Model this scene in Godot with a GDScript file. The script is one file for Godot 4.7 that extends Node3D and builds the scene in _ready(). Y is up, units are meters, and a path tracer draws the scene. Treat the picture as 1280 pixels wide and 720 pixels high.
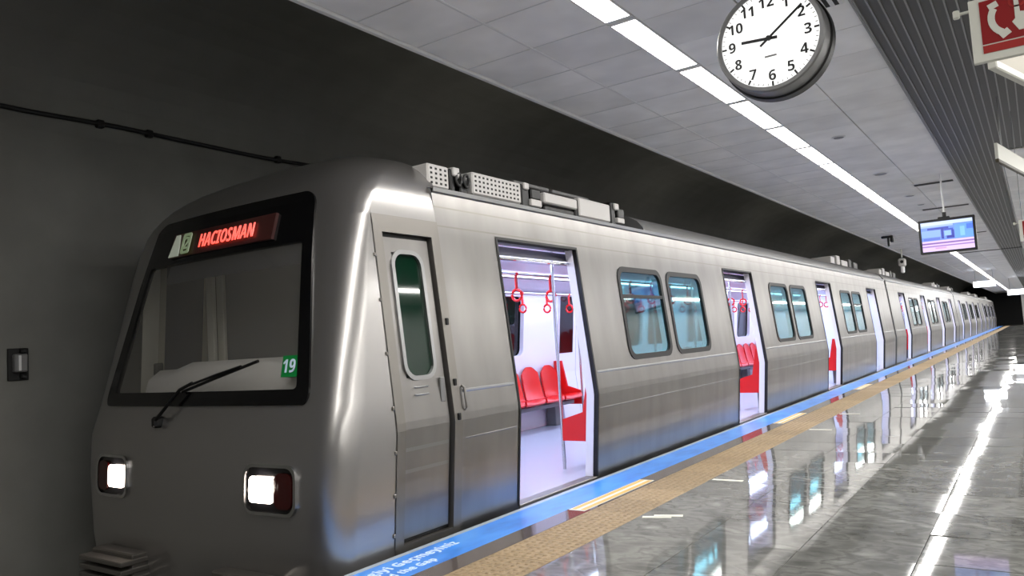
extends Node3D

# World: y up, platform floor at y = 0, the track runs along -Z, the platform lies at +X of the train.
const EYE := 1.27
const XC := -4.9          # centre line of the train
const PITCH := 5.33       # door pitch
const CAR := 21.32        # car pitch
const CEIL := 3.5

var M := {}
var taken := {}
var rng := RandomNumberGenerator.new()

# ------------------------------------------------------------------ helpers
func numbered(called: String) -> String:
	var n: int = taken.get(called, -1) + 1
	taken[called] = n
	return called if n == 0 else "%s_%03d" % [called, n]

func tag(o: Node3D, label := "", category := "", group := "", kind := "") -> Node3D:
	if label: o.set_meta("label", label)
	if category: o.set_meta("category", category)
	if group: o.set_meta("group", group)
	if kind: o.set_meta("kind", kind)
	return o

func thing(called: String, at: Vector3, label: String, category: String, group := "") -> Node3D:
	var o := Node3D.new()
	o.name = numbered(called)
	o.position = at
	add_child(o, true)
	return tag(o, label, category, group)

func sta() -> SurfaceTool:
	var s := SurfaceTool.new()
	s.begin(Mesh.PRIMITIVE_TRIANGLES)
	return s

func obj(called: String, st, mat: Material, parent: Node = self, at := Vector3.ZERO) -> MeshInstance3D:
	var o := MeshInstance3D.new()
	o.name = numbered(called) if parent == self else part_name(called, parent)
	o.mesh = st.commit() if st is SurfaceTool else st
	o.material_override = mat
	o.position = at
	o.cast_shadow = GeometryInstance3D.SHADOW_CASTING_SETTING_ON
	parent.add_child(o, true)
	return o

func part_name(called: String, parent: Node) -> String:
	var key := str(parent.get_instance_id()) + called
	var n: int = taken.get(key, -1) + 1
	taken[key] = n
	return called if n == 0 else "%s_%03d" % [called, n]

func struct(called: String, st, mat: Material, parent: Node = self) -> MeshInstance3D:
	var o := obj(called, st, mat, parent)
	if parent == self: o.set_meta("kind", "structure")
	return o

func tri(st: SurfaceTool, a: Vector3, b: Vector3, c: Vector3, na: Vector3, nb: Vector3, nc: Vector3) -> void:
	var g := (b - a).cross(c - a)
	if g.dot(na + nb + nc) > 0.0:      # counter-clockwise from the front: turn it round
		st.set_normal(na); st.add_vertex(a)
		st.set_normal(nc); st.add_vertex(c)
		st.set_normal(nb); st.add_vertex(b)
	else:
		st.set_normal(na); st.add_vertex(a)
		st.set_normal(nb); st.add_vertex(b)
		st.set_normal(nc); st.add_vertex(c)

func quad(st: SurfaceTool, a: Vector3, b: Vector3, c: Vector3, d: Vector3, hint: Vector3) -> void:
	var n := (c - a).cross(d - b)
	if n.length() < 1e-12: return
	n = n.normalized()
	if n.dot(hint) < 0.0: n = -n
	tri(st, a, b, c, n, n, n)
	tri(st, a, c, d, n, n, n)

# a box with bevelled edges (bevel 0: plain)
func box(st: SurfaceTool, c: Vector3, s: Vector3, bev := 0.0, bas := Basis()) -> void:
	var h := s * 0.5
	var b: float = min(bev, min(h.x, min(h.y, h.z)) * 0.9)
	var ax := [Vector3.RIGHT, Vector3.UP, Vector3.BACK]
	for i in 3:
		var u: Vector3 = ax[(i + 1) % 3]
		var v: Vector3 = ax[(i + 2) % 3]
		var hu: float = h[(i + 1) % 3] - b
		var hv: float = h[(i + 2) % 3] - b
		for sg in [-1.0, 1.0]:
			var n: Vector3 = ax[i] * sg
			var o: Vector3 = n * h[i]
			quad(st, c + bas * (o - u * hu - v * hv), c + bas * (o + u * hu - v * hv), c + bas * (o + u * hu + v * hv), c + bas * (o - u * hu + v * hv), bas * n)
	if b <= 0.0: return
	for i in 3:
		var iu := (i + 1) % 3
		var iv := (i + 2) % 3
		for su in [-1.0, 1.0]:
			for sv in [-1.0, 1.0]:
				var e: Vector3 = ax[i] * (h[i] - b)
				var p: Vector3 = ax[iu] * su * h[iu] + ax[iv] * sv * (h[iv] - b)
				var q: Vector3 = ax[iu] * su * (h[iu] - b) + ax[iv] * sv * h[iv]
				quad(st, c + bas * (p - e), c + bas * (p + e), c + bas * (q + e), c + bas * (q - e), bas * (ax[iu] * su + ax[iv] * sv))
	for sx in [-1.0, 1.0]:
		for sy in [-1.0, 1.0]:
			for sz in [-1.0, 1.0]:
				var p := Vector3(sx * h.x, sy * (h.y - b), sz * (h.z - b))
				var q := Vector3(sx * (h.x - b), sy * h.y, sz * (h.z - b))
				var r := Vector3(sx * (h.x - b), sy * (h.y - b), sz * h.z)
				var n := (bas * Vector3(sx, sy, sz)).normalized()
				tri(st, c + bas * p, c + bas * q, c + bas * r, n, n, n)

func boxm(c: Vector3, s: Vector3, bev := 0.0, bas := Basis()) -> SurfaceTool:
	var st := sta()
	box(st, c, s, bev, bas)
	return st

# box from its corners
func bx(st: SurfaceTool, x0: float, x1: float, y0: float, y1: float, d0: float, d1: float, bev := 0.0) -> void:
	box(st, Vector3((x0 + x1) / 2, (y0 + y1) / 2, -(d0 + d1) / 2), Vector3(abs(x1 - x0), abs(y1 - y0), abs(d1 - d0)), bev)

func bxm(x0: float, x1: float, y0: float, y1: float, d0: float, d1: float, bev := 0.0) -> SurfaceTool:
	var st := sta()
	bx(st, x0, x1, y0, y1, d0, d1, bev)
	return st

func tube(st: SurfaceTool, pts: Array, r: float, seg := 8, caps := true) -> void:
	var rings := []
	for i in pts.size():
		var p: Vector3 = pts[i]
		var t: Vector3 = (pts[min(i + 1, pts.size() - 1)] - pts[max(i - 1, 0)]).normalized()
		var u := t.cross(Vector3.UP if abs(t.y) < 0.9 else Vector3.RIGHT).normalized()
		var v := t.cross(u).normalized()
		var ring := []
		for k in seg:
			var a := TAU * k / seg
			ring.append([p + (u * cos(a) + v * sin(a)) * r, u * cos(a) + v * sin(a)])
		rings.append(ring)
	for i in pts.size() - 1:
		for k in seg:
			var a = rings[i][k]; var b = rings[i][(k + 1) % seg]; var c = rings[i + 1][(k + 1) % seg]; var d = rings[i + 1][k]
			tri(st, a[0], b[0], c[0], a[1], b[1], c[1])
			tri(st, a[0], c[0], d[0], a[1], c[1], d[1])
	if caps:
		for e in [0, pts.size() - 1]:
			var n: Vector3 = (pts[0] - pts[1]).normalized() if e == 0 else (pts[e] - pts[e - 1]).normalized()
			for k in range(1, seg - 1):
				tri(st, rings[e][0][0], rings[e][k][0], rings[e][k + 1][0], n, n, n)

# a disc or drum about the z axis
func lathe_z(st: SurfaceTool, c: Vector3, prof: Array, seg := 48) -> void:   # prof: [r, z] pairs, outward side to the right of travel
	for i in prof.size() - 1:
		var r0: float = prof[i][0]; var z0: float = prof[i][1]; var r1: float = prof[i + 1][0]; var z1: float = prof[i + 1][1]
		var nr := -(z1 - z0); var nz := (r1 - r0)
		var l := sqrt(nr * nr + nz * nz)
		if l < 1e-9: continue
		nr /= l; nz /= l
		for k in seg:
			var a := TAU * k / seg; var b := TAU * (k + 1) / seg
			var ea := Vector3(cos(a), sin(a), 0); var eb := Vector3(cos(b), sin(b), 0)
			var na := ea * nr + Vector3(0, 0, nz); var nb := eb * nr + Vector3(0, 0, nz)
			var p := c + ea * r0 + Vector3(0, 0, z0); var q := c + eb * r0 + Vector3(0, 0, z0)
			var s := c + eb * r1 + Vector3(0, 0, z1); var t := c + ea * r1 + Vector3(0, 0, z1)
			if r1 > 1e-6: tri(st, p, s, t, na, nb, na)
			if r0 > 1e-6: tri(st, p, q, s, na, nb, nb)

# smooth grid of points; hint: a direction, or with central true an inner point the normals turn away from
func grid(st: SurfaceTool, P: Array, hint: Vector3, central := false, skip = null) -> void:
	var R := P.size()
	var C: int = P[0].size()
	var N := []
	for i in R:
		var row := []
		for j in C:
			var du: Vector3 = P[i][min(j + 1, C - 1)] - P[i][max(j - 1, 0)]
			var dv: Vector3 = P[min(i + 1, R - 1)][j] - P[max(i - 1, 0)][j]
			var n := du.cross(dv)
			n = n.normalized() if n.length() > 1e-12 else Vector3.UP
			var h: Vector3 = P[i][j] - hint if central else hint
			row.append(-n if n.dot(h) < 0.0 else n)
		N.append(row)
	for i in R - 1:
		for j in C - 1:
			if skip != null and skip.call(i, j): continue
			tri(st, P[i][j], P[i][j + 1], P[i + 1][j + 1], N[i][j], N[i][j + 1], N[i + 1][j + 1])
			tri(st, P[i][j], P[i + 1][j + 1], P[i + 1][j], N[i][j], N[i + 1][j + 1], N[i + 1][j])

func dense(poly: PackedVector2Array, k: int) -> PackedVector2Array:
	var out := PackedVector2Array()
	for i in poly.size():
		for j in k: out.append(poly[i].lerp(poly[(i + 1) % poly.size()], float(j) / k))
	return out

func rrect(x0: float, x1: float, y0: float, y1: float, r: float, n := 5) -> PackedVector2Array:
	var out := PackedVector2Array()
	var cs := [[x1 - r, y1 - r, 0.0], [x0 + r, y1 - r, PI / 2], [x0 + r, y0 + r, PI], [x1 - r, y0 + r, PI * 1.5]]
	for c in cs:
		for k in n + 1:
			var a: float = c[2] + PI / 2 * k / n
			out.append(Vector2(c[0] + r * cos(a), c[1] + r * sin(a)))
	return out

# a plate with a hole, bent over a surface: f(u, v, lift) -> Vector3
func ring_plate(st: SurfaceTool, outer: PackedVector2Array, inner: PackedVector2Array, f: Callable, lo: float, hi: float, hint: Vector3, steps := 1) -> void:
	var n := outer.size()
	for k in n:
		var k2 := (k + 1) % n
		for s in steps:
			var a := float(s) / steps
			var b := float(s + 1) / steps
			var p := outer[k].lerp(inner[k], a); var q := outer[k2].lerp(inner[k2], a)
			var r := outer[k2].lerp(inner[k2], b); var t := outer[k].lerp(inner[k], b)
			quad(st, f.call(p.x, p.y, hi), f.call(q.x, q.y, hi), f.call(r.x, r.y, hi), f.call(t.x, t.y, hi), hint)
		var o0: Vector3 = f.call(outer[k].x, outer[k].y, hi); var o1: Vector3 = f.call(outer[k2].x, outer[k2].y, hi)
		var mo := outer[k] - inner[k]
		var i0: Vector3 = f.call(inner[k].x, inner[k].y, hi); var i1: Vector3 = f.call(inner[k2].x, inner[k2].y, hi)
		if mo.length() < 1e-6: continue
		quad(st, o0, o1, f.call(outer[k2].x, outer[k2].y, lo), f.call(outer[k].x, outer[k].y, lo), o0 - i0)
		quad(st, i0, i1, f.call(inner[k2].x, inner[k2].y, lo), f.call(inner[k].x, inner[k].y, lo), i0 - o0)

# flat polygon with thickness: f(u, v, lift)
func plate(st: SurfaceTool, poly: PackedVector2Array, f: Callable, lo: float, hi: float, hint: Vector3) -> void:
	var idx := Geometry2D.triangulate_polygon(poly)
	for i in range(0, idx.size(), 3):
		var a: Vector3 = f.call(poly[idx[i]].x, poly[idx[i]].y, hi)
		var b: Vector3 = f.call(poly[idx[i + 1]].x, poly[idx[i + 1]].y, hi)
		var c: Vector3 = f.call(poly[idx[i + 2]].x, poly[idx[i + 2]].y, hi)
		var n := (b - a).cross(c - a).normalized()
		if n.dot(hint) < 0: n = -n
		tri(st, a, b, c, n, n, n)
	if hi <= lo: return
	var mid := Vector2.ZERO
	for p in poly: mid += p / poly.size()
	for k in poly.size():
		var p := poly[k]; var q := poly[(k + 1) % poly.size()]
		var e := q - p
		var out := Vector2(e.y, -e.x)
		if Geometry2D.is_polygon_clockwise(poly): out = -out
		var a: Vector3 = f.call(p.x, p.y, hi); var b: Vector3 = f.call(q.x, q.y, hi)
		var h3: Vector3 = f.call(p.x + out.x, p.y + out.y, hi) - a
		quad(st, a, b, f.call(q.x, q.y, lo), f.call(p.x, p.y, lo), h3)

func text(called: String, words: String, height: float, depth: float, mat: Material, parent: Node, xf: Transform3D, bold := false, squeeze := 1.0) -> MeshInstance3D:
	var t := TextMesh.new()
	var f := SystemFont.new()
	f.font_names = PackedStringArray(["Droid Sans"])
	if bold: f.font_weight = 700
	t.font = f
	t.text = words
	t.font_size = 64
	t.pixel_size = height / 46.0
	t.depth = depth
	t.curve_step = 2.0
	var o := obj(called, t, mat, parent)
	o.transform = xf * Transform3D(Basis.from_scale(Vector3(squeeze, 1, 1)), Vector3.ZERO)
	return o

# ------------------------------------------------------------------ materials
func mat(called: String, c: Color, rough := 0.6, metal := 0.0) -> StandardMaterial3D:
	var m := StandardMaterial3D.new()
	m.resource_name = called
	m.albedo_color = c
	m.roughness = rough
	m.metallic = metal
	M[called] = m
	return m

func glow(called: String, c: Color, e: float) -> StandardMaterial3D:
	var m := mat(called, Color(0.8, 0.8, 0.8), 0.5)
	m.emission_enabled = true
	m.emission = c
	m.emission_energy_multiplier = e
	return m

func glass(called: String, c: Color, a: float) -> StandardMaterial3D:
	var m := mat(called, Color(c.r, c.g, c.b, a), 0.04)
	m.transparency = BaseMaterial3D.TRANSPARENCY_ALPHA
	m.metallic_specular = 0.5
	return m

func noise_tex(seed_: int, freq: float, cols: Array, offs: Array, octaves := 4, warp := 0.0, size := 512) -> NoiseTexture2D:
	var n := FastNoiseLite.new()
	n.seed = seed_
	n.frequency = freq
	n.noise_type = FastNoiseLite.TYPE_SIMPLEX_SMOOTH
	n.fractal_octaves = octaves
	if warp > 0.0:
		n.domain_warp_enabled = true
		n.domain_warp_amplitude = warp
		n.domain_warp_frequency = freq * 0.7
	var t := NoiseTexture2D.new()
	t.width = size; t.height = size
	t.seamless = true
	t.noise = n
	var g := Gradient.new()
	g.offsets = PackedFloat32Array(offs)
	g.colors = PackedColorArray(cols)
	t.color_ramp = g
	return t

func tri_map(m: StandardMaterial3D, tex: Texture2D, scale: Vector3, world := true, offset := Vector3.ZERO) -> StandardMaterial3D:
	m.albedo_texture = tex
	m.uv1_triplanar = true
	m.uv1_world_triplanar = world
	m.uv1_scale = scale
	m.uv1_offset = offset
	return m

func gray(v: float, a := 0.0) -> Color:
	return Color(v + a, v, v - a)

func materials() -> void:
	# polished stone floor: four cuts of the same grey veined granite
	var stone := noise_tex(11, 0.006, [Color(.35, .352, .342), Color(.455, .457, .445), Color(.52, .522, .508), Color(.42, .422, .41), Color(.66, .66, .645)], [0.0, 0.35, 0.52, 0.6, 1.0], 5, 60.0, 1024)
	for k in 4:
		var m := mat("stone_%d" % k, gray([1.0, .93, .97, .88][k], 0.004), 0.045)
		m.metallic_specular = 0.36
		tri_map(m, stone, Vector3(.35, .35, .55), true, Vector3(.37 * k, .2 * k, .61 * k))
	mat("stone_band", Color(.36, .33, .32), 0.08)
	var tan_tex := noise_tex(5, 0.03, [Color(.50, .43, .33), Color(.62, .535, .41), Color(.70, .61, .49)], [0.0, 0.5, 1.0], 4)
	for k in 3: tri_map(mat("tactile_%d" % k, gray([1.0, .93, .97][k]), 0.75), tan_tex, Vector3(1.3, 1.3, 1.3), true, Vector3(.3 * k, 0, .7 * k))
	var blue := mat("blue_paint", Color(1, 1, 1), 0.32)
	tri_map(blue, noise_tex(8, 0.012, [Color(.20, .46, .82), Color(.25, .56, .93), Color(.33, .63, .96)], [0.0, 0.5, 1.0], 4), Vector3(.8, .8, .3))
	mat("edge_stone", Color(.62, .66, .70), 0.5)
	mat("marking_white", Color(.88, .87, .82), 0.5)
	mat("marking_yellow", Color(.84, .68, .36), 0.5)
	mat("letter_white", Color(.85, .92, 1.0), 0.5)
	# ceilings, walls
	for k in 3: tri_map(mat("panel_%d" % k, gray([.95, .93, .97][k], .004), 0.6), noise_tex(21, 0.01, [gray(.92), gray(1.0)], [0.0, 1.0], 3, 0.0, 256), Vector3(.6, .6, .6))
	mat("ceiling_void", gray(.85), 0.9)
	mat("ceiling_edge", gray(.86), 0.5)
	mat("slat_dark", gray(.30), 0.55, 0.3)
	mat("slat_edge", gray(.52), 0.45, 0.5)
	mat("joint", gray(.12), 0.8)
	var conc := noise_tex(31, 0.008, [Color(.43, .43, .41), Color(.455, .455, .435), Color(.48, .48, .46)], [0.0, 0.5, 1.0], 5)
	tri_map(mat("tunnel", gray(1.0), 0.85), conc, Vector3(.3, .3, .3))
	mat("track_bed", Color(.16, .155, .15), 0.9)
	mat("wall_cladding", gray(.78), 0.35)
	mat("dark", gray(.035), 0.6)
	mat("black_metal", gray(.06), 0.4, 0.3)
	mat("cable_black", gray(.03), 0.6)
	# train
	var brushed := noise_tex(41, 0.012, [gray(.535, .009), gray(.57, .009), gray(.60, .009)], [0.0, 0.5, 1.0], 3)
	var steel := mat("steel", gray(1.0, .003), 0.35, 1.0)
	tri_map(steel, brushed, Vector3(.5, .12, .5))
	steel.roughness_texture = noise_tex(43, 0.010, [gray(.90), gray(1.0)], [0.0, 1.0], 2)
	var front := mat("front_paint", Color(.65, .64, .63), 0.29, 0.85)
	front.clearcoat_enabled = true
	front.clearcoat = 0.6
	front.clearcoat_roughness = 0.12
	mat("steel_trim", gray(.62), 0.32, 1.0)
	mat("door_frame_steel", Color(.54, .525, .505), 0.40, 0.9)
	mat("roof_grey", gray(.42), 0.5, 0.4)
	mat("rubber", gray(.03), 0.5)
	mat("mask_black", Color(.022, .022, .028), 0.18)
	mat("lining", Color(.90, .89, .93), 0.4)
	mat("coving", Color(.78, .78, .84), 0.35)
	mat("lining_floor", Color(.70, .70, .76), 0.25)
	mat("seat_red", Color(.85, .07, .06), 0.3)
	mat("strap_red", Color(.85, .06, .08), 0.4)
	mat("chrome", gray(.80), 0.15, 1.0)
	mat("white_plastic", gray(.85), 0.4)
	mat("grey_plastic", gray(.45), 0.5)
	mat("equipment_white", gray(.70, .01), 0.5)
	mat("equipment_grey", gray(.35), 0.6)
	mat("green_sticker", Color(.02, .50, .22), 0.4)
	var teal := mat("glass_teal", Color(.42, .66, .64, 0.0), 0.03)
	teal.refraction_enabled = true
	teal.refraction_scale = 0.05
	glass("glass_green", Color(.02, .16, .10), 0.80)
	glass("glass_dark", Color(.02, .02, .03), 0.75)
	glass("glass_haze", Color(.54, .53, .50), 0.27)  # grey tint stands in for reflections hazing the windscreen
	glow("lamp_white", Color(1.0, .97, .95), 3.0)
	glow("interior_light", Color(.84, .87, 1.0), 2.5)
	glow("headlight_glow", Color(1.0, .93, .88), 12.0)
	mat("tail_lens", Color(.20, .03, .03), 0.2)
	glow("led_red", Color(1.0, .20, .07), 0.75)
	glow("led_green", Color(.35, .50, .14), 0.16)
	glow("led_white", Color(.62, .66, .56), 0.16)
	mat("led_panel", Color(.26, .13, .12), 0.35)
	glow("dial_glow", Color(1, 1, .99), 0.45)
	glow("sign_glow", Color(.93, .95, 1.0), 2.2)
	mat("case_grey", gray(.46), 0.4, 0.4)
	mat("case_black", gray(.03), 0.4)
	mat("ink", gray(.03), 0.6)
	mat("ink_grey", gray(.45), 0.6)
	mat("sign_white", Color(.80, .80, .76), 0.45)
	mat("sign_red", Color(.52, .035, .05), 0.4)
	mat("sign_red_light", Color(.60, .14, .12), 0.4)
	mat("sign_beige", Color(.62, .59, .52), 0.5)
	mat("olive", Color(.22, .19, .12), 0.5)

# ------------------------------------------------------------------ light, camera
func _ready() -> void:
	rng.seed = 7
	var cam := Camera3D.new()
	cam.name = "camera"
	var ex := Vector3(0.820, -0.060, -0.569)      # the picture's right, in world axes
	var fwd := Vector3(-0.565, 0.072, -0.822)
	ex = ex.normalized()
	fwd = (fwd - ex * fwd.dot(ex)).normalized()
	var up := ex.cross(fwd).normalized()
	cam.transform = Transform3D(Basis(ex, up, -fwd), Vector3(0, EYE, 0))
	cam.fov = rad_to_deg(2.0 * atan(360.0 / 950.0))
	cam.near = 0.05
	cam.far = 300.0
	cam.current = true
	add_child(cam)
	var env := Environment.new()
	env.background_mode = Environment.BG_COLOR
	env.background_color = Color(0.0, 0.0, 0.0)
	env.tonemap_mode = Environment.TONE_MAPPER_LINEAR
	env.tonemap_exposure = 2.2
	env.sdfgi_enabled = true
	env.ssao_enabled = true
	env.ssil_enabled = true
	var we := WorldEnvironment.new()
	we.name = "world_environment"
	we.environment = env
	add_child(we)
	materials()
	ceiling_lights()
	setting()
	var lead := car_lead()
	lead.name = numbered("subway_car")
	var second := car_mid()
	for k in 2:
		var c := second.duplicate()
		c.name = numbered("subway_car")
		add_child(c, true)
		c.position.z -= CAR * (k + 1)
		c.set_meta("label", ["third silver car of the train, between the second car and the last car", "last and farthest silver car of the train, at its far tail end"][k])
	clock()
	monitor()
	signs()
	ceiling_fittings()
	floor_markings()
	wall_fittings()

func area_light(called: String, at: Vector3, sx: float, sz: float, col: Color, radiance: float, parent: Node = self) -> void:
	var l := AreaLight3D.new()
	l.name = called
	l.area_size = Vector2(sx, sz)
	l.light_color = col
	l.light_energy = radiance * sx * sz / PI
	l.area_normalize_energy = true
	l.area_range = 60.0
	l.area_attenuation = 2.0
	l.shadow_enabled = true
	l.rotation = Vector3(-PI / 2, 0, 0)
	l.position = at
	parent.add_child(l, true)

const LIGHT_X := -2.245
const LIGHT_P := 1.272
func ceiling_lights() -> void:
	var ord := ["first", "second", "third", "fourth", "fifth", "sixth", "seventh", "eighth", "ninth", "tenth", "eleventh", "twelfth", "thirteenth", "fourteenth"]
	for k in range(-5, 68):
		var d0 := 4.82 + LIGHT_P * (k - 1)          # near end of the fitting
		var label := "far white light panel of the glowing ceiling row, beyond the hanging screen"
		var group := "far ceiling light panels beyond the screen"
		if k < 0:
			label = "white ceiling light panel overhead, nearer than the front of the train"
			group = "ceiling light panels before the picture begins"
		elif k < ord.size():
			label = "glowing white ceiling light panel, the %s of the row from the near end in view" % ord[k]
			group = "ceiling light panels"
		var t := thing("ceiling_light", Vector3(LIGHT_X, CEIL, -(d0 + LIGHT_P / 2)), label, "ceiling light", group)
		var fr := sta()
		var hl := LIGHT_P / 2 - 0.004
		bx(fr, -.105, -.093, -.004, .06, -hl, hl)
		bx(fr, .093, .105, -.004, .06, -hl, hl)
		bx(fr, -.093, .093, -.004, .06, -hl, -hl + .042)
		bx(fr, -.093, .093, -.004, .06, hl - .042, hl)
		obj("frame", fr, M.ceiling_edge, t)
		obj("light_diffuser", bxm(-.093, .093, .004, .02, -hl + .042, hl - .042), M.lamp_white, t)
		area_light("ceiling_area_light", Vector3(0, -.001, 0), .186, LIGHT_P - .09, Color(1.0, .992, .975), 14.0, t)
	# added fill row, out of view, to brighten floor and train side
	for k in 16:
		var d := -4.5 + 6.3 * k
		var t := thing("ceiling_light", Vector3(2.1, CEIL, -(d + 3.0)), "added long white fill light, out of view over the right side of the platform", "ceiling light", "added fill lights over the right side of the platform")
		var fr := sta()
		for x in [-.105, .093]: bx(fr, x, x + .012, -.004, .06, -3.0, 3.0)
		for e in [-3.0, 2.986]: bx(fr, -.093, .093, -.004, .06, e, e + .014)
		obj("frame", fr, M.ceiling_edge, t)
		obj("light_diffuser", bxm(-.093, .093, .004, .02, -2.98, 2.98), M.lamp_white, t)
		area_light("ceiling_area_light", Vector3(0, -.001, 0), .186, 5.9, Color(1.0, .992, .975), 25.0, t)

# ------------------------------------------------------------------ the setting
func setting() -> void:
	# platform: slab, tiles
	var fl := struct("floor", bxm(-3.40, 3.3, -1.3, -.03, -6, 100), M.track_bed)
	var meshes := []
	for k in 4: meshes.append(bxm(-.2985, .2985, -.03, 0, -.2985, .2985, .0015).commit())
	var far := []
	for k in 4: far.append(sta())
	var n := 0
	for r in 148:
		var d := 2.4 + .6 * r
		for c in 10:
			var x := -2.44 + .3 + .6 * c
			var pick := rng.randi() % 4
			var tilt := Basis.from_euler(Vector3(rng.randfn() * .0034, 0, rng.randfn() * .0028))
			var lift := rng.randf() * .0008
			if c < 5 and n < 290:
				var o := obj("floor_tile", meshes[pick], M["stone_%d" % pick], fl)
				o.transform = Transform3D(tilt, Vector3(x, -lift, -d))
				n += 1
			elif d < 92:
				box(far[pick], Vector3(x, -.015 - lift, -d), Vector3(.597, .03, .597), 0.0, tilt)
	for r in 14:      # the floor behind the camera
		for c in 10:
			box(far[r % 4], Vector3(-2.14 + .6 * c, -.015, 5.4 - .6 * r + .6), Vector3(.597, .03, .597))
	for k in 4: obj("floor_tiles", far[k], M["stone_%d" % k], fl).set_meta("kind", "stuff")
	# platform edge
	struct("trim_1", bxm(-3.40, -3.355, -.12, 0.0, -6, 92), M.edge_stone)
	var edge := struct("trim_2", bxm(-3.355, -3.03, -.06, 0.0, -6, 92), M.blue_paint)
	edge.set_meta("label", "bright blue painted strip along the platform edge")
	struct("trim_3", bxm(-3.03, -2.86, -.06, 0.0, -6, 92), M.stone_band)
	var tac := struct("trim_4", bxm(-2.86, -2.44, -.06, -.012, -6, 92), M.tactile_0)
	var tm := tactile_mesh()
	for k in 215:
		var o := obj("tactile_tile", tm, M["tactile_%d" % (rng.randi() % 3)], tac)
		o.position = Vector3(-2.65, 0, -(2.3 + .42 * k))
	letters()
	# track side: bed, tunnel wall and vault
	struct("floor_001", bxm(-7.1, -3.40, -1.35, -1.2, -6, 100), M.track_bed)
	var rails := sta()
	for x in [-5.62, -4.18]: bx(rails, x - .035, x + .035, -1.2, -1.05, -6, 98, .01)
	struct("trim_5", rails, M.door_frame_steel)
	struct("wall_left", vault(), M.tunnel)
	struct("wall_right", bxm(3.3, 3.5, -.1, 4.6, -6, 100), M.wall_cladding)
	struct("wall_back", bxm(-7.4, 3.5, -1.4, 5.2, -6.2, -6), M.tunnel)
	struct("wall_front", bxm(-7.4, -1.3, -1.4, 5.2, 100, 100.2), M.dark)  # near-black sheet standing in for the shade of the tunnel mouth
	struct("wall_front", bxm(-1.3, 3.5, -1.4, 5.2, 93, 93.2), M.wall_cladding)
	# ceiling: void slab, edge trim, panels, slats
	var ce := struct("ceiling", bxm(-3.62, 3.4, CEIL + .07, CEIL + .3, -6, 100), M.ceiling_void)
	struct("trim_6", bxm(-3.66, -3.62, CEIL - .02, CEIL + .75, -6, 100, .004), M.ceiling_edge)
	var cols := [[-3.615, -3.0], [-2.985, -2.352], [-2.138, -1.51], [-1.504, -.885]]
	var cnt := 0
	var rest := sta()
	for c in cols.size():
		var x0: float = cols[c][0]; var x1: float = cols[c][1]
		var m: Mesh = bxm(-(x1 - x0) / 2 + .002, (x1 - x0) / 2 - .002, 0, .022, -.302, .302, .003).commit()
		for r in 176:
			var d := -5.555 + .61 * r + .305 + (.12 if c > 1 else 0.0)
			if d > 2.6 and d < 47 and cnt < 296:
				var o := obj("ceiling_panel", m, M["panel_%d" % (rng.randi() % 3)], ce)
				o.position = Vector3((x0 + x1) / 2, CEIL + rng.randf() * .0012, -d)
				cnt += 1
			elif d < 99:
				bx(rest, x0 + .002, x1 - .002, CEIL, CEIL + .022, d - .302, d + .302)
	obj("ceiling_panels", rest, M.panel_0, ce).set_meta("kind", "stuff")
	obj("joint_cover", bxm(-3.003, -2.982, CEIL - .004, CEIL + .03, -5.5, 99, .002), M.ceiling_edge, ce)
	for r in 73:
		for c in 2:
			obj("grid_bar", bxm(cols[c][0] + .004, cols[c][1] - .004, CEIL - .0025, CEIL + .01, 2.375 + .61 * r - .005, 2.375 + .61 * r + .005), M.ceiling_edge, ce)
	# white panels to the right of the slats, from 12.4 m on
	for r in 36:
		for c in 3:
			var o := obj("ceiling_panel", bxm(-.585, .585, 0, .022, -1.19, 1.19, .003), M["panel_%d" % (rng.randi() % 3)], ce)
			o.position = Vector3(-.24 + .6 + 1.18 * c, CEIL, -(12.5 + 1.2 + 2.4 * r))
	obj("edge_profile", bxm(-.247, -.235, CEIL - .012, CEIL + .06, 12.4, 99), M.ceiling_edge, ce)
	obj("edge_profile", bxm(-.885, -.872, CEIL - .012, CEIL + .06, -5.5, 99), M.slat_edge, ce)
	var sw := .0735
	for k in 38:
		var x := -.872 + sw * k
		var e := 99.0 if k < 8 else 12.38
		obj("slat", bxm(x + .012, x + sw, CEIL + .012, CEIL + .03, -5.5, e, .002), M.slat_dark, ce)
		obj("slat_edge", bxm(x, x + .012, CEIL - .004, CEIL + .03, -5.5, e), M.slat_edge, ce)
	obj("expansion_joint", bxm(-2.13, -.25, CEIL - .006, CEIL + .004, 31.2, 31.5), M.joint, ce)

func tactile_mesh() -> Mesh:
	var st := sta()
	box(st, Vector3(0, -.008, 0), Vector3(.416, .016, .416), .003)
	for i in 7:
		for j in 7:
			var c := Vector3((i - 3) * .057, 0, (j - 3) * .057)
			var top := []
			var bot := []
			for k in 8:
				var a := TAU * k / 8
				bot.append(c + Vector3(cos(a) * .017, 0, sin(a) * .017))
				top.append(c + Vector3(cos(a) * .010, .005, sin(a) * .010))
			for k in 8:
				quad(st, bot[k], bot[(k + 1) % 8], top[(k + 1) % 8], top[k], bot[k] - c + Vector3(0, .01, 0))
				if k > 0 and k < 7: tri(st, top[0], top[k], top[k + 1], Vector3.UP, Vector3.UP, Vector3.UP)
	return st.commit()

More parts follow.
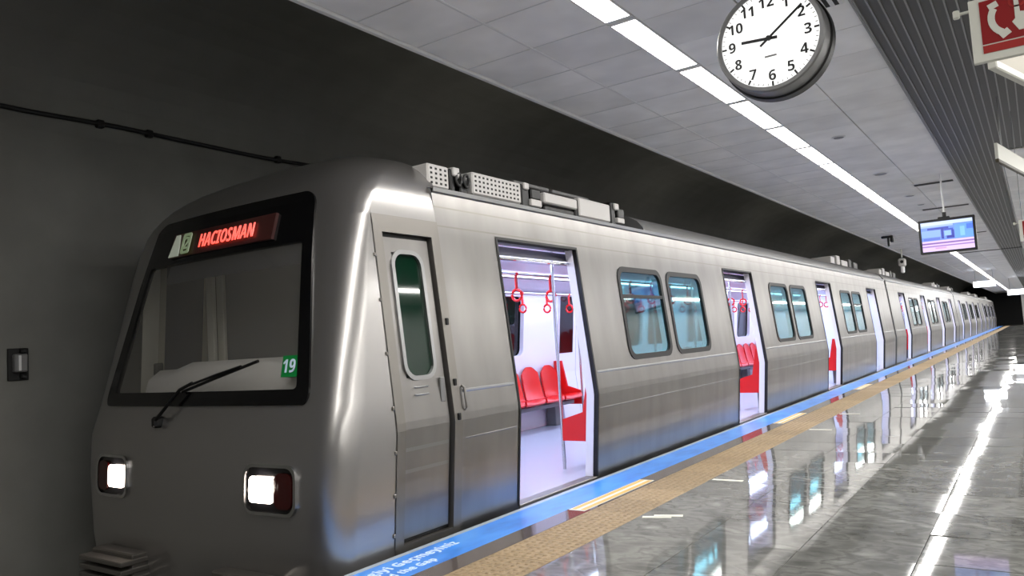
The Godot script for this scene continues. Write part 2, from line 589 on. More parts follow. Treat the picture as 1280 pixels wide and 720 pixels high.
func vault() -> SurfaceTool:
	var st := sta()
	var prof := []        # x, y: up the wall and over in a curve
	prof.append(Vector2(-7.1, -1.3)); prof.append(Vector2(-7.1, 2.0)); prof.append(Vector2(-7.1, 3.4))
	for k in range(1, 13):
		var a := PI / 2 * k / 12
		prof.append(Vector2(-5.5 - 1.6 * cos(a), 3.4 + 1.25 * sin(a)))
	prof.append(Vector2(-3.45, 4.65))
	for off in [0.0, 0.25]:
		var P := []
		for p in prof:
			var row := []
			var dir: Vector2 = Vector2(-1, 0) if p.y < 3.4 else (p - Vector2(-5.5, 3.4)).normalized()
			if p.x > -5.4: dir = Vector2(0, 1)
			for z in [6.0, -20.0, -60.0, -100.0]:
				row.append(Vector3(p.x + dir.x * off, p.y + dir.y * off, z))
			P.append(row)
		grid(st, P, Vector3(-5.0, 1.5, -40), true) if off > 0 else grid_in(st, P)
	bx(st, -3.66, -3.42, CEIL + .75, 4.9, -6, 100)
	return st

func grid_in(st: SurfaceTool, P: Array) -> void:      # the inner face of the vault looks at the track
	for i in P.size() - 1:
		for j in P[0].size() - 1:
			var m: Vector3 = (P[i][j] + P[i + 1][j + 1]) / 2
			quad(st, P[i][j], P[i][j + 1], P[i + 1][j + 1], P[i + 1][j], Vector3(-4.8, 1.2, m.z) - m)

func letters() -> void:
	var b := Basis(Vector3(0, 0, -1), Vector3(-1, 0, 0), Vector3(0, 1, 0))      # reads along the track, tops towards the train
	var t := thing("edge_lettering", Vector3(-3.2, 0, -3.3), "two lines of white lettering painted on the blue platform edge by the cab door", "lettering")
	text("line", "Lütfen Sarı Çizgiyi Geçmeyiniz", .075, .002, M.letter_white, t, Transform3D(b, Vector3(-.05, .001, .15)), true)
	text("line", "Mind the Gap", .06, .002, M.letter_white, t, Transform3D(b, Vector3(.075, .001, .02)), true)

# ------------------------------------------------------------------ the train
const PROFILE := [[-.6, 1.36], [-.2, 1.41], [-.03, 1.428], [0.0, 1.43], [.70, 1.495], [.75, 1.5], [.80, 1.4975], [2.11, 1.365], [2.30, 1.342], [2.44, 1.325]]
func wid(y: float) -> float:
	for i in PROFILE.size() - 1:
		if y <= PROFILE[i + 1][0]:
			return lerpf(PROFILE[i][1], PROFILE[i + 1][1], clampf((y - PROFILE[i][0]) / (PROFILE[i + 1][0] - PROFILE[i][0]), 0, 1))
	return PROFILE[-1][1]

func sp(d: float, y: float, lift: float, s := 1.0) -> Vector3:      # a point of the car's side; s = 1: platform side
	return Vector3(s * (wid(y) + lift), y, -d)

const YS := [-.6, -.2, 0.0, .35, .70, .75, .80, 1.06, 1.5, 1.96, 2.11, 2.30, 2.44]
const W0 := 1.06
const W1 := 1.96
const DOOR_TOP := 2.11
const LIN := -.085       # inner lining, behind the outer skin

# one strip of side wall from d0 to d1 with the height band y0..y1 left open
func side_strip(st: SurfaceTool, d0: float, d1: float, lift: float, s: float, y0: float, y1: float, lo := -.6, hi := 2.44, inward := false) -> void:
	var rows := []
	for y in YS:
		if y >= lo and y <= hi: rows.append(y)
	var nd: int = max(1, int((d1 - d0) / 1.2))
	for i in rows.size() - 1:
		var ym: float = (rows[i] + rows[i + 1]) / 2
		if ym > y0 and ym < y1: continue
		for k in nd:
			var a := lerpf(d0, d1, float(k) / nd)
			var b := lerpf(d0, d1, float(k + 1) / nd)
			quad(st, sp(a, rows[i], lift, s), sp(b, rows[i], lift, s), sp(b, rows[i + 1], lift, s), sp(a, rows[i + 1], lift, s), Vector3(-s if inward else s, 0, 0))

func windows_of(doors: Array) -> Array:
	var out := []
	for k in doors.size() - 1:
		var a: float = doors[k] + 2.085
		out.append([a, a + 1.04]); out.append([a + 1.24, a + 2.28])
	return out

# walls, windows, doors, seats of a car between d0 and d1; doors: the near ends of the door openings
func car_body(car: Node3D, d0: float, d1: float, doors: Array, lining0: float) -> void:
	var dw := 1.27
	var wins := windows_of(doors)
	for s in [1.0, -1.0]:
		var cuts := []
		for d in doors: cuts.append([d, d + dw, 0.0, DOOR_TOP])
		for w in wins: cuts.append([w[0], w[1], W0, W1])
		cuts.sort_custom(func(a, b): return a[0] < b[0])
		var shell := sta()
		var lining := sta()
		var at := d0
		var lat := lining0
		for c in cuts + [[d1, d1, 0, 0]]:
			side_strip(shell, at, c[0], 0.0, s, 9, 9)
			side_strip(lining, lat, c[0], LIN, s, 9, 9, 0.0, 2.30, true)
			if c[1] > c[0]:
				side_strip(shell, c[0], c[1], 0.0, s, c[2], c[3])
				side_strip(lining, c[0], c[1], LIN, s, c[2], c[3], 0.0, 2.30, true)
			at = c[1]; lat = c[1]
		obj("side_shell", shell, M.steel, car)
		obj("wall_lining", lining, M.lining, car)
		# panel seams and waist rib
		var prev := d0
		for d in doors + [d1]:
			var e: float = d
			for q in [[.955, .012, .006], [.62, .005, .0015]]:
				if e - .05 - (prev + .05) > .1:
					var rib := sta()
					var pp := []
					for dd in [prev + .05, e - .05]:
						pp.append([sp(dd, q[0] - q[1], .0005, s), sp(dd, q[0] - q[1] * .5, q[2], s), sp(dd, q[0] + q[1] * .5, q[2], s), sp(dd, q[0] + q[1], .0005, s)])
					for j in 3: quad(rib, pp[0][j], pp[1][j], pp[1][j + 1], pp[0][j + 1], Vector3(s, 0, 0))
					obj("waist_rib", rib, M.steel_trim if q[0] > .9 else M.steel, car)
			prev = d + dw
		for y in [2.155, 2.30]:
			var cant := sta()
			quad(cant, sp(d0, y - .006, .0015, s), sp(d1, y - .006, .0015, s), sp(d1, y + .006, .0015, s), sp(d0, y + .006, .0015, s), Vector3(s, 0, 0))
			obj("panel_seam", cant, M.door_frame_steel, car)
		var gut := sta()
		var gp := [Vector2(1.328, 2.405), Vector2(1.345, 2.415), Vector2(1.35, 2.445), Vector2(1.29, 2.455)]
		for j in 3: quad(gut, Vector3(s * gp[j].x, gp[j].y, -d0), Vector3(s * gp[j].x, gp[j].y, -d1), Vector3(s * gp[j + 1].x, gp[j + 1].y, -d1), Vector3(s * gp[j + 1].x, gp[j + 1].y, -d0), Vector3(s, .4 * (j - 1), 0))
		obj("gutter", gut, M.steel_trim, car)
		for k in wins.size():
			window(car, wins[k], s, [true, false, false, false, false, true][k % 6])
		for d in doors:
			doorway(car, d, d + dw, s)
	interior(car, lining0, d1, doors)
	# ends
	for d in [d0 + .002, d1 - .002]:
		var ends := sta()
		for i in YS.size() - 1:
			quad(ends, sp(d, YS[i], -.004, -1), sp(d, YS[i], -.004, 1), sp(d, YS[i + 1], -.004, 1), sp(d, YS[i + 1], -.004, -1), Vector3(0, 0, 1 if d < d0 + 1 else -1))
		obj("end_wall", ends, M.grey_plastic, car)
	# underframe
	obj("underframe", bxm(-1.15, 1.15, -1.0, -.3, d0 + .3, d1 - .3, .03), M.dark, car)

func window(car: Node3D, w: Array, s: float, hopper: bool) -> void:
	var f := func(u: float, v: float, l: float) -> Vector3: return sp(u, v, l, s)
	var inner := rrect(w[0] + .02, w[1] - .02, W0 + .02, W1 - .02, .10)
	var outer := rrect(w[0] - .035, w[1] + .035, W0 - .035, W1 + .035, .14)
	var st := sta()
	ring_plate(st, outer, inner, f, -.03, .008, Vector3(s, 0, 0))
	var o := obj("window", st, M.rubber, car)
	if hopper:
		var b := sta()
		var q := []
		for y in [1.665, 1.70]: q.append([f.call(w[0] + .02, y, .006), f.call(w[1] - .02, y, .006)])
		quad(b, q[0][0], q[0][1], q[1][1], q[1][0], Vector3(s, 0, 0))
		obj("transom", b, M.rubber, o)
	var p := sta()
	quad(p, f.call(w[0], W0, -.012), f.call(w[1], W0, -.012), f.call(w[1], W1, -.012), f.call(w[0], W1, -.012), Vector3(s, 0, 0))
	if s > 0:
		quad(p, f.call(w[0], W0, -.018), f.call(w[1], W0, -.018), f.call(w[1], W1, -.018), f.call(w[0], W1, -.018), Vector3(-s, 0, 0))
	obj("pane", p, M.glass_teal if s > 0 else M.glass_dark, o)
	var reveal := sta()
	var ri := rrect(w[0] + .02, w[1] - .02, W0 + .02, W1 - .02, .10)
	ring_plate(reveal, rrect(w[0] - .04, w[1] + .04, W0 - .04, W1 + .04, .15), ri, f, -.03, LIN - .008, Vector3(-s, 0, 0))
	obj("inner_frame", reveal, M.lining, o)

func doorway(car: Node3D, a: float, b: float, s: float) -> void:
	var frame := sta()
	var jamb := sta()
	var jamb2 := sta()
	var ys := [0.0, .35, .75, 1.06, 1.5, 1.96, DOOR_TOP]
	for i in ys.size() - 1:
		for e in [[a, 1.0], [b, -1.0]]:
			var d: float = e[0]
			var hint := Vector3(0, 0, -e[1])
			quad(frame, sp(d, ys[i], .006, s), sp(d, ys[i + 1], .006, s), sp(d, ys[i + 1], -.035, s), sp(d, ys[i], -.035, s), hint)
			quad(frame, sp(d, ys[i], .006, s), sp(d, ys[i + 1], .006, s), sp(d - .022 * e[1], ys[i + 1], .006, s), sp(d - .022 * e[1], ys[i], .006, s), Vector3(s, 0, 0))
			quad(jamb if e[1] > 0 else jamb2, sp(d + .006 * e[1], ys[i], -.035, s), sp(d + .006 * e[1], ys[i + 1], -.035, s), sp(d + .006 * e[1], ys[i + 1], LIN - .03, s), sp(d + .006 * e[1], ys[i], LIN - .03, s), hint)
	quad(frame, sp(a, DOOR_TOP, .006, s), sp(b, DOOR_TOP, .006, s), sp(b, DOOR_TOP, LIN, s), sp(a, DOOR_TOP, LIN, s), Vector3(0, -1, 0))
	quad(frame, sp(a - .02, DOOR_TOP, .006, s), sp(b + .02, DOOR_TOP, .006, s), sp(b + .02, DOOR_TOP + .022, .006, s), sp(a - .02, DOOR_TOP + .022, .006, s), Vector3(s, 0, 0))
	var o := obj("doorway", frame, M.rubber, car)
	obj("jamb", jamb, M.lining, o)
	obj("jamb", jamb2, M.lining, o)
	var sill := sta()
	box(sill, Vector3(s * (wid(0) - .05), -.012, -(a + b) / 2), Vector3(.12, .03, b - a), .004)
	obj("sill", sill, M.door_frame_steel, o)
	if s < 0:       # the doors on the track side are shut
		for k in 2:
			var l0 := a + k * (b - a) / 2 + .004
			var l1 := a + (k + 1) * (b - a) / 2 - .004
			var leaf := sta()
			for i in ys.size() - 1:
				if ys[i] >= 1.06 and ys[i] < 1.9:
					for e in [[l0, l0 + .10], [l1 - .10, l1]]:
						quad(leaf, sp(e[0], ys[i], -.05, s), sp(e[1], ys[i], -.05, s), sp(e[1], ys[i + 1], -.05, s), sp(e[0], ys[i + 1], -.05, s), Vector3(1, 0, 0))
				else:
					quad(leaf, sp(l0, ys[i], -.05, s), sp(l1, ys[i], -.05, s), sp(l1, ys[i + 1], -.05, s), sp(l0, ys[i + 1], -.05, s), Vector3(1, 0, 0))
			obj("door_leaf", leaf, M.lining, o)
			var p := sta()
			quad(p, sp(l0 + .1, 1.06, -.055, s), sp(l1 - .1, 1.06, -.055, s), sp(l1 - .1, 1.96, -.055, s), sp(l0 + .1, 1.96, -.055, s), Vector3(1, 0, 0))
			obj("door_pane", p, M.glass_dark, o)

func interior(car: Node3D, a: float, b: float, doors: Array) -> void:
	var dw := 1.27
	obj("cabin_floor", bxm(-1.42, 1.42, -.10, 0.0, a, b), M.lining_floor, car)
	obj("cabin_ceiling", bxm(-1.27, 1.27, 2.16, 2.2, a, b), M.lining, car)
	for e in [[a, a + .04], [b - .06, b - .02]]:
		obj("bulkhead", bxm(-1.255, 1.255, 0, 2.16, e[0], e[1]), M.lining, car)
	for x in [-.62, .62]:
		var st := obj("light_strip", bxm(x - .12, x + .12, 2.135, 2.16, a + .3, b - .3, .006), M.interior_light, car)
		area_light("cabin_area_light", Vector3(0, 2.13, -(a + b) / 2) + Vector3(x, 0, 0), .24, b - a - .6, Color(.76, .86, 1.0), 6.0, car)
	for s in [1.0, -1.0]:
		var cv := sta()
		quad(cv, Vector3(s * 1.31, 1.99, -a - .05), Vector3(s * 1.31, 1.99, -b + .05), Vector3(s * .95, 2.15, -b + .05), Vector3(s * .95, 2.15, -a - .05), Vector3(-s, -1, 0))
		obj("coving_panel", cv, M.coving, car)
		var ln := sta()
		bx(ln, s * 1.24, s * 1.29, 1.972, 1.99, a + .05, b - .05)
		obj("coving_trim", ln, M.chrome, car)
	obj("ceiling_grille", bxm(-.25, .25, 2.145, 2.16, a + .3, b - .3, .004), M.coving, car)
	# benches between the doors
	var sm := seat_mesh()
	for s in [1.0, -1.0]:
		for k in doors.size() - 1:
			var d0: float = doors[k] + dw + .30
			var d1: float = doors[k + 1] - .12
			var xw: float = s * 1.36
			var bench := sta()
			box(bench, Vector3(s * 1.18, .33, -(d0 + d1) / 2), Vector3(.30, .06, d1 - d0 - .1), .01)
			for d in [d0 + .3, (d0 + d1) / 2, d1 - .3]: box(bench, Vector3(s * 1.24, .15, -d), Vector3(.16, .30, .22), .01)
			var bo := obj("bench", bench, M.grey_plastic, car)
			var n := 7
			var sw := (d1 - d0) / n
			for j in n:
				var se := obj("seat", sm, M.seat_red, bo)
				se.transform = Transform3D(Basis(Vector3.UP, PI if s < 0 else 0.0), Vector3(xw, 0, -(d0 + sw * (j + .5))))
			for d in [d0 - .03, d1 + .03]:
				var pa := sta()
				var px := PackedVector2Array([Vector2(1.40, .28), Vector2(1.40, .95), Vector2(1.26, .95), Vector2(1.18, .56), Vector2(.95, .49), Vector2(.93, .28)])
				var g := func(u: float, v: float, l: float) -> Vector3: return Vector3(s * u, v, -d + l)
				plate(pa, px, g, -.014, .014, Vector3(0, 0, 1))
				plate(pa, px, g, -.014, -.0141, Vector3(0, 0, -1))
				obj("end_panel", pa, M.seat_red, bo)
				var po := sta()
				tube(po, [Vector3(s * .93, 0, -d), Vector3(s * .93, 2.16, -d)], .017)
				obj("grab_pole", po, M.chrome, car)
		# a rail with hanging straps along each row
		var rail := sta()
		tube(rail, [Vector3(s * .80, 1.93, -(a + .4)), Vector3(s * .80, 1.93, -(b - .4))], .016, 8)
		for d in doors: tube(rail, [Vector3(s * .80, 1.93, -d), Vector3(s * .80, 2.16, -d)], .012, 6)
		var ro := obj("grab_rail", rail, M.chrome, car)
		var hm := strap_mesh()
		var nn := int((b - a - 1.4) / .62)
		for j in nn:
			obj("hand_strap", hm, M.strap_red, ro, Vector3(s * .80, 1.93, -(a + .8 + .62 * j)))
	for d in doors:
		var po := sta()
		tube(po, [Vector3(0, 0, -(d + dw / 2)), Vector3(0, 2.16, -(d + dw / 2))], .018)
		obj("grab_pole", po, M.chrome, car)

func seat_mesh() -> Mesh:      # a moulded shell seat on the +x wall, facing -x; base on the floor line
	var st := sta()
	var prof := [Vector2(-.46, .405), Vector2(-.45, .43), Vector2(-.36, .435), Vector2(-.14, .405), Vector2(-.075, .44), Vector2(-.04, .60), Vector2(0, .86), Vector2(.005, .90)]
	var P := []
	for k in prof.size():
		var row := []
		for j in 9:
			var t := (j - 4) / 4.0
			var hw := .235
			if k >= 5: hw = [.23, .21, .15][k - 5]
			var bow := .028 * (t * t) * (1.0 if k > 0 else 0.2)
			var px: float = prof[k].x - (bow if k >= 4 else 0.0)
			var py: float = prof[k].y + (bow if k < 4 else 0.0) - (.05 * t * t * t * t if k >= 6 else 0.0)
			row.append(Vector3(px, py, t * hw))
		P.append(row)
	grid(st, P, Vector3(-.4, .9, 0) * 1.0)
	var Q := []
	for row in P:
		var r2 := []
		for p in row: r2.append(p + Vector3(.022, -.022, 0))
		Q.append(r2)
	grid(st, Q, Vector3(.4, -.9, 0))
	for i in P.size() - 1:
		for j in [0, 8]: quad(st, P[i][j], P[i + 1][j], Q[i + 1][j], Q[i][j], Vector3(0, 0, -1 if j == 0 else 1))
	for j in 8:
		for i in [0, P.size() - 1]: quad(st, P[i][j], P[i][j + 1], Q[i][j + 1], Q[i][j], Vector3(-1 if i == 0 else 0, 1, 0))
	return st.commit()

func strap_mesh() -> Mesh:
	var st := sta()
	box(st, Vector3(0, -.07, 0), Vector3(.012, .17, .036), .002)
	box(st, Vector3(0, 0, 0), Vector3(.045, .03, .04), .006)
	var pts := []
	for k in 13:
		var a := TAU * k / 12
		pts.append(Vector3(sin(a) * .055, -.205 + cos(a) * .055, 0))
	tube(st, pts, .014, 6, false)
	return st.commit()

# roof from d0 to d1
func roof(car: Node3D, d0: float, d1: float) -> void:
	var prof := [Vector2(1.29, 2.45), Vector2(1.275, 2.50), Vector2(1.21, 2.58), Vector2(1.10, 2.645), Vector2(.90, 2.70), Vector2(.50, 2.745), Vector2(0, 2.76)]
	var P := []
	for s in [1.0, -1.0]:
		for k in prof.size():
			var p: Vector2 = prof[k] if s > 0 else prof[prof.size() - 1 - k]
			if s < 0 and k == 0: continue
			var row := []
			for j in 9: row.append(Vector3(s * p.x, p.y, -lerpf(d0, d1, j / 8.0)))
			P.append(row)
	var st := sta()
	grid(st, P, Vector3(0, 1, 0))
	var first: Array = []
	for row in P: first.append(row[0])
	for i in range(1, first.size() - 1): tri(st, first[0], first[i], first[i + 1], Vector3.BACK, Vector3.BACK, Vector3.BACK)
	obj("roof", st, M.roof_grey, car)

func grille(car: Node3D, x: float, y0: float, y1: float, d0: float, d1: float, holes: bool) -> void:
	var o := obj("roof_unit", bxm(x - .28, x, y0, y1, d0, d1, .012), M.equipment_white, car)
	if holes:
		var st := sta()
		var n := int((d1 - d0 - .03) / .055)
		for i in n:
			for j in 4:
				var y := lerpf(y0 + .035, y1 - .035, j / 3.0)
				var d := d0 + .04 + .055 * i
				bx(st, x - .002, x + .003, y - .008, y + .008, d - .011, d + .011)
		var v := obj("vent_holes", st, M.joint, o)
		v.set_meta("kind", "stuff")

func roof_gear(car: Node3D, d: float, front_gear: bool) -> void:
	obj("roof_tray", bxm(-1.22, 1.27, 2.40, 2.465, d - .06, 8.0, .01), M.dark, car)
	var x := 1.25
	grille(car, x, 2.475, 2.655, 4.29, 4.54, true)
	grille(car, x, 2.485, 2.67, 4.84, 5.54, true)
	grille(car, x, 2.545, 2.645, 5.93, 6.54, false)
	grille(car, x, 2.485, 2.675, 6.58, 7.24, false)
	for q in [[4.58, 4.64, 2.47, 2.66], [4.70, 4.80, 2.47, 2.60], [5.58, 5.70, 2.47, 2.68], [5.74, 5.90, 2.56, 2.66], [6.52, 6.62, 2.47, 2.66], [7.30, 7.40, 2.47, 2.72], [7.46, 7.62, 2.56, 2.67], [5.95, 6.5, 2.47, 2.53]]:
		obj("roof_fitting", bxm(x - .2, x - .02, q[2], q[3], q[0], q[1], .012), M.black_metal, car)
	for q in [[4.60, 4.68, 2.60, 2.67], [5.70, 5.88, 2.49, 2.555], [5.60, 5.68, 2.63, 2.69], [7.42, 7.58, 2.50, 2.56], [7.36, 7.46, 2.64, 2.71]]:
		obj("roof_bracket", bxm(x - .12, x + .0, q[2], q[3], q[0], q[1], .008), M.equipment_white, car)
	obj("roof_housing", bxm(.2, .92, 2.46, 2.70, 4.4, 7.85, .03), M.dark, car)
	for q in [[5.62, 6.22], [6.28, 7.02]]:
		obj("roof_cover", bxm(x - .32, x - .12, 2.70, 2.735, q[0], q[1], .008), M.equipment_grey, car)
	for k in 2:
		var st := sta()
		var ring := []
		for i in 13: ring.append(Vector3(x - .01, 2.58 + .05 * sin(TAU * i / 12), -(4.67 + .1 * k + .035 * cos(TAU * i / 12))))
		tube(st, ring, .013, 6, false)
		obj("hose_loop", st, M.rubber, car)

func roof_gear_rear(car: Node3D, d: float) -> void:
	var x := 1.0
	obj("roof_tray", bxm(.30, 1.05, 2.6, 2.69, d, d + 3.6, .02), M.dark, car)
	for q in [[.1, .5, 2.86], [.75, 1.1, 2.92], [1.3, 2.0, 2.84], [2.2, 2.5, 2.90], [2.8, 3.3, 2.86]]:
		obj("roof_unit", bxm(x - .45, x, 2.66, q[2], d + q[0], d + q[1], .015), M.equipment_white if int(q[0] * 10) % 2 else M.equipment_grey, car)
	for q in [.6, 1.2, 2.1, 2.65]:
		obj("roof_fitting", bxm(x - .35, x - .1, 2.66, 2.80, d + q, d + q + .1, .01), M.black_metal, car)

func car_mid() -> Node3D:
	var base := 24.35
	var t := thing("subway_car", Vector3(XC, 0, -base), "second silver car of the train, coupled right behind the front car", "train car", "cars of the silver train behind the front car")
	var doors := []
	for k in 4: doors.append(26.29 - base + PITCH * k)
	car_body(t, 0.0, CAR - .3, doors, 0.06)
	roof(t, 0.0, CAR - .3)
	roof_gear_rear(t, 1.2)
	roof_gear_rear(t, CAR - 6.0)
	gangway(t, CAR - .3)
	return t

func gangway(t: Node3D, d: float) -> void:
	var st := sta()
	for k in 5:
		bx(st, -1.0, 1.0, -.3, 2.45, d + .02 + .055 * k, d + .055 + .055 * k, .01)
	obj("gangway_bellows", st, M.rubber, t)

# ---- the leading car
const FRONT_Y := [-.75, -.3, 0.0, .15, .30, .45, .60, .75, .965, 1.03, 1.2, 1.5, 1.8, 1.95, 2.1, 2.18, 2.25, 2.33, 2.40, 2.47, 2.54, 2.60, 2.66, 2.71, 2.76, 2.80, 2.83, 2.85]
func interp(t: Array, y: float) -> float:
	for i in t.size() - 1:
		if y <= t[i + 1][0]:
			return lerpf(t[i][1], t[i + 1][1], clampf((y - t[i][0]) / (t[i + 1][0] - t[i][0]), 0, 1))
	return t[-1][1]
func fw(y: float) -> float:
	if y < 2.18: return wid(y)
	return interp([[2.18, 1.3565], [2.3, 1.342], [2.40, 1.318], [2.47, 1.278], [2.54, 1.225], [2.60, 1.165], [2.66, 1.08], [2.71, .97], [2.76, .80], [2.80, .60], [2.83, .36], [2.85, .05]], y)
func fd(y: float) -> float:
	return interp([[-.75, 3.10], [-.3, 3.03], [0, 3.0], [.45, 3.0], [.75, 3.03], [.965, 3.09], [1.95, 3.32], [2.33, 3.43], [2.40, 3.46], [2.47, 3.50], [2.54, 3.56], [2.60, 3.63], [2.66, 3.72], [2.71, 3.82], [2.76, 3.95], [2.80, 4.08], [2.83, 4.2], [2.85, 4.3]], y)
func fa(y: float) -> float:
	return interp([[-.75, 1.16], [.0, 1.20], [.75, 1.24], [.965, 1.205], [2.33, .955], [2.40, .93], [2.54, .86], [2.66, .72], [2.76, .52], [2.83, .22], [2.85, .03]], y)
func fp(t: float, y: float, lift: float) -> Vector3:      # t: -1..1 across the flat of the front
	return Vector3(t * fa(y), y + lift * .22, -(fd(y) + .045 * t * t - lift))
func fx(x: float, y: float, lift: float) -> Vector3:
	return fp(x / fa(y), y, lift)

func car_lead() -> Node3D:
	var t := Node3D.new()
	t.name = "front"
	t.position = Vector3(XC, 0, 0)
	add_child(t)
	tag(t, "front silver car of the train with lit headlights, dark windscreen and red destination display", "train car")
	# nose: outlines stacked in height
	var TS := [-1.0, -.97, -.6, -.3, 0.0, .3, .6, .97, 1.0]
	var P := []
	var S := []
	for yi in FRONT_Y.size() + 1:
		var upper: bool = yi > FRONT_Y.find(2.18)
		var y: float = FRONT_Y[yi - 1 if upper else yi]
		var row := []
		var w := fw(y); var a := fa(y); var dd := fd(y) + .045
		var end := 4.32 if upper else 3.57
		var left := []
		for k in range(0, 9):       # the rounded corner
			var q := PI / 2 * k / 8
			var cd: float = interp([[-.75, .20], [.45, .20], [.965, .20], [2.18, .13], [2.33, .16], [2.47, .24], [2.60, .34], [2.71, .40], [2.85, .02]], y)
			left.append(Vector3(a + (w - a) * sin(q), y, -(dd + cd * (1 - cos(q)))))
		left.append(Vector3(w, y, -end))
		for k in range(left.size() - 1, 0, -1): row.append(left[k] * Vector3(-1, 1, 1))
		for q in TS: row.append(fp(q, y, 0))
		for k in range(1, left.size()): row.append(left[k])
		if upper: S.append(row)
		else: P.append(row)
	var st := sta()
	var nl := 9
	grid(st, P, Vector3(0, 1.2, -4.6), true, func(i, j): return FRONT_Y[i] >= 1.03 and FRONT_Y[i + 1] <= 2.33 and j >= nl + 1 and j < nl + 7)
	var n0 := FRONT_Y.find(2.18)
	grid(st, S, Vector3(0, 1.2, -4.6), true, func(i, j): return FRONT_Y[n0 + i + 1] <= 2.33 and j >= nl + 1 and j < nl + 7)
	obj("nose_shell", st, M.front_paint, t)
	# windscreen mask with the glass opening
	var f := func(u: float, v: float, l: float) -> Vector3: return fp(u, v, l)
	var mask := sta()
	var outer := rrect(-.995, .995, .965, 2.395, .10, 6)
	for i in outer.size():          # the top corners are rounder than the bottom ones
		if outer[i].y < 1.2: outer[i] = Vector2(signf(outer[i].x) * lerpf(abs(outer[i].x), .995, .4), outer[i].y)
	var inner := rrect(-.905, .905, 1.062, 2.03, .03, 6)
	ring_plate(mask, dense(outer, 6), dense(inner, 6), f, -.02, .014, Vector3(0, .2, 1), 5)
	var mo := obj("windscreen_surround", mask, M.mask_black, t)
	var pane := sta()
	var G := []
	for i in 7:
		var row := []
		for j in 9: row.append(fp(lerpf(-.93, .93, j / 8.0), lerpf(1.04, 2.06, i / 6.0), -.004))
		G.append(row)
	grid(pane, G, Vector3(0, .2, 1))
	obj("windscreen_glass", pane, M.glass_haze, t)
	# destination display
	var dis := sta()
	var dpoly := PackedVector2Array([Vector2(-.625, 2.075), Vector2(.625, 2.075), Vector2(.625, 2.262), Vector2(-.60, 2.262)])
	var fxx := func(u: float, v: float, l: float) -> Vector3: return fx(u, v, l)
	plate(dis, dpoly, fxx, .0, .036, Vector3(0, 0, 1))
	var dd := obj("destination_display", dis, M.led_panel, t)
	var a_ := sta()
	plate(a_, PackedVector2Array([Vector2(-.615, 2.08), Vector2(-.475, 2.08), Vector2(-.485, 2.16), Vector2(-.51, 2.25), Vector2(-.565, 2.25)]), fxx, .036, .043, Vector3(0, 0, 1))
	obj("line_emblem_light", a_, M.led_white, dd)
	var n_ := sta()
	ring_plate(n_, rrect(-.455, -.34, 2.09, 2.25, .02), rrect(-.43, -.365, 2.11, 2.23, .015), fxx, .036, .043, Vector3(0, 0, 1))
	obj("line_number_light", n_, M.led_green, dd)
	var slope := atan2(.3, 1.0)
	var tb := Basis(Vector3(1, 0, 0), -slope)
	text("line_number_light", "2", .10, .003, M.led_green, dd, Transform3D(tb, fx(-.398, 2.17, .042)), true)
	text("destination_text_light", "HACIOSMAN", .105, .004, M.led_red, dd, Transform3D(tb, fx(.10, 2.168, .032)), true, .76)
	# sun blind and cab
	cab(t)
	# number sticker
	var sk := sta()
	plate(sk, PackedVector2Array([Vector2(.905, 1.14), Vector2(1.045, 1.14), Vector2(1.035, 1.275), Vector2(.900, 1.275)]), fxx, .0, .004, Vector3(0, 0, 1))
	var so := obj("number_sticker", sk, M.green_sticker, t)
	text("number", "19", .085, .002, M.letter_white, so, Transform3D(Basis(Vector3(1, 0, 0), -.22), fx(.97, 1.207, .007)), true)
	# wiper
	var wp := sta()
	tube(wp, [fx(-.31, .86, .05), fx(-.06, 1.07, .06), fx(.06, 1.115, .05)], .012, 6)
	var wo := obj("wiper", wp, M.rubber, t)
	var bl := sta()
	tube(bl, [fx(-.07, 1.06, .03), fx(.3, 1.15, .03), fx(.70, 1.245, .03)], .011, 6)
	tube(bl, [fx(-.02, 1.09, .05), fx(.32, 1.165, .05), fx(.55, 1.215, .04)], .009, 6)
	obj("wiper_blade", bl, M.rubber, wo)
	obj("wiper_hub", boxm(fx(-.32, .855, .02), Vector3(.06, .08, .08), .015), M.rubber, wo)
	# headlights
	for s in [1.0, -1.0]:
		headlight(t, s)
	# anti-climber blocks
	for s in [1.0, -1.0]:
		var ac := sta()
		for k in 4: box(ac, Vector3(s * .74, -.10 - .06 * k, -2.93), Vector3(.58, .035, .22), .006)
		box(ac, Vector3(s * .74, -.18, -2.97), Vector3(.56, .26, .12), .01)
		obj("anticlimber", ac, M.door_frame_steel, t)
	# cab side doors
	for s in [1.0, -1.0]: cab_door(t, s)
	var doors := []
	for k in 4: doors.append(4.965 + PITCH * k)
	car_body(t, 4.225, 24.05, doors, 4.62)
	roof(t, 7.98, 24.05)
	roof_gear(t, 4.36, true)
	roof_gear_rear(t, 18.9)
	gangway(t, 24.05)
	# long grab handle between cab door and first door
	return t

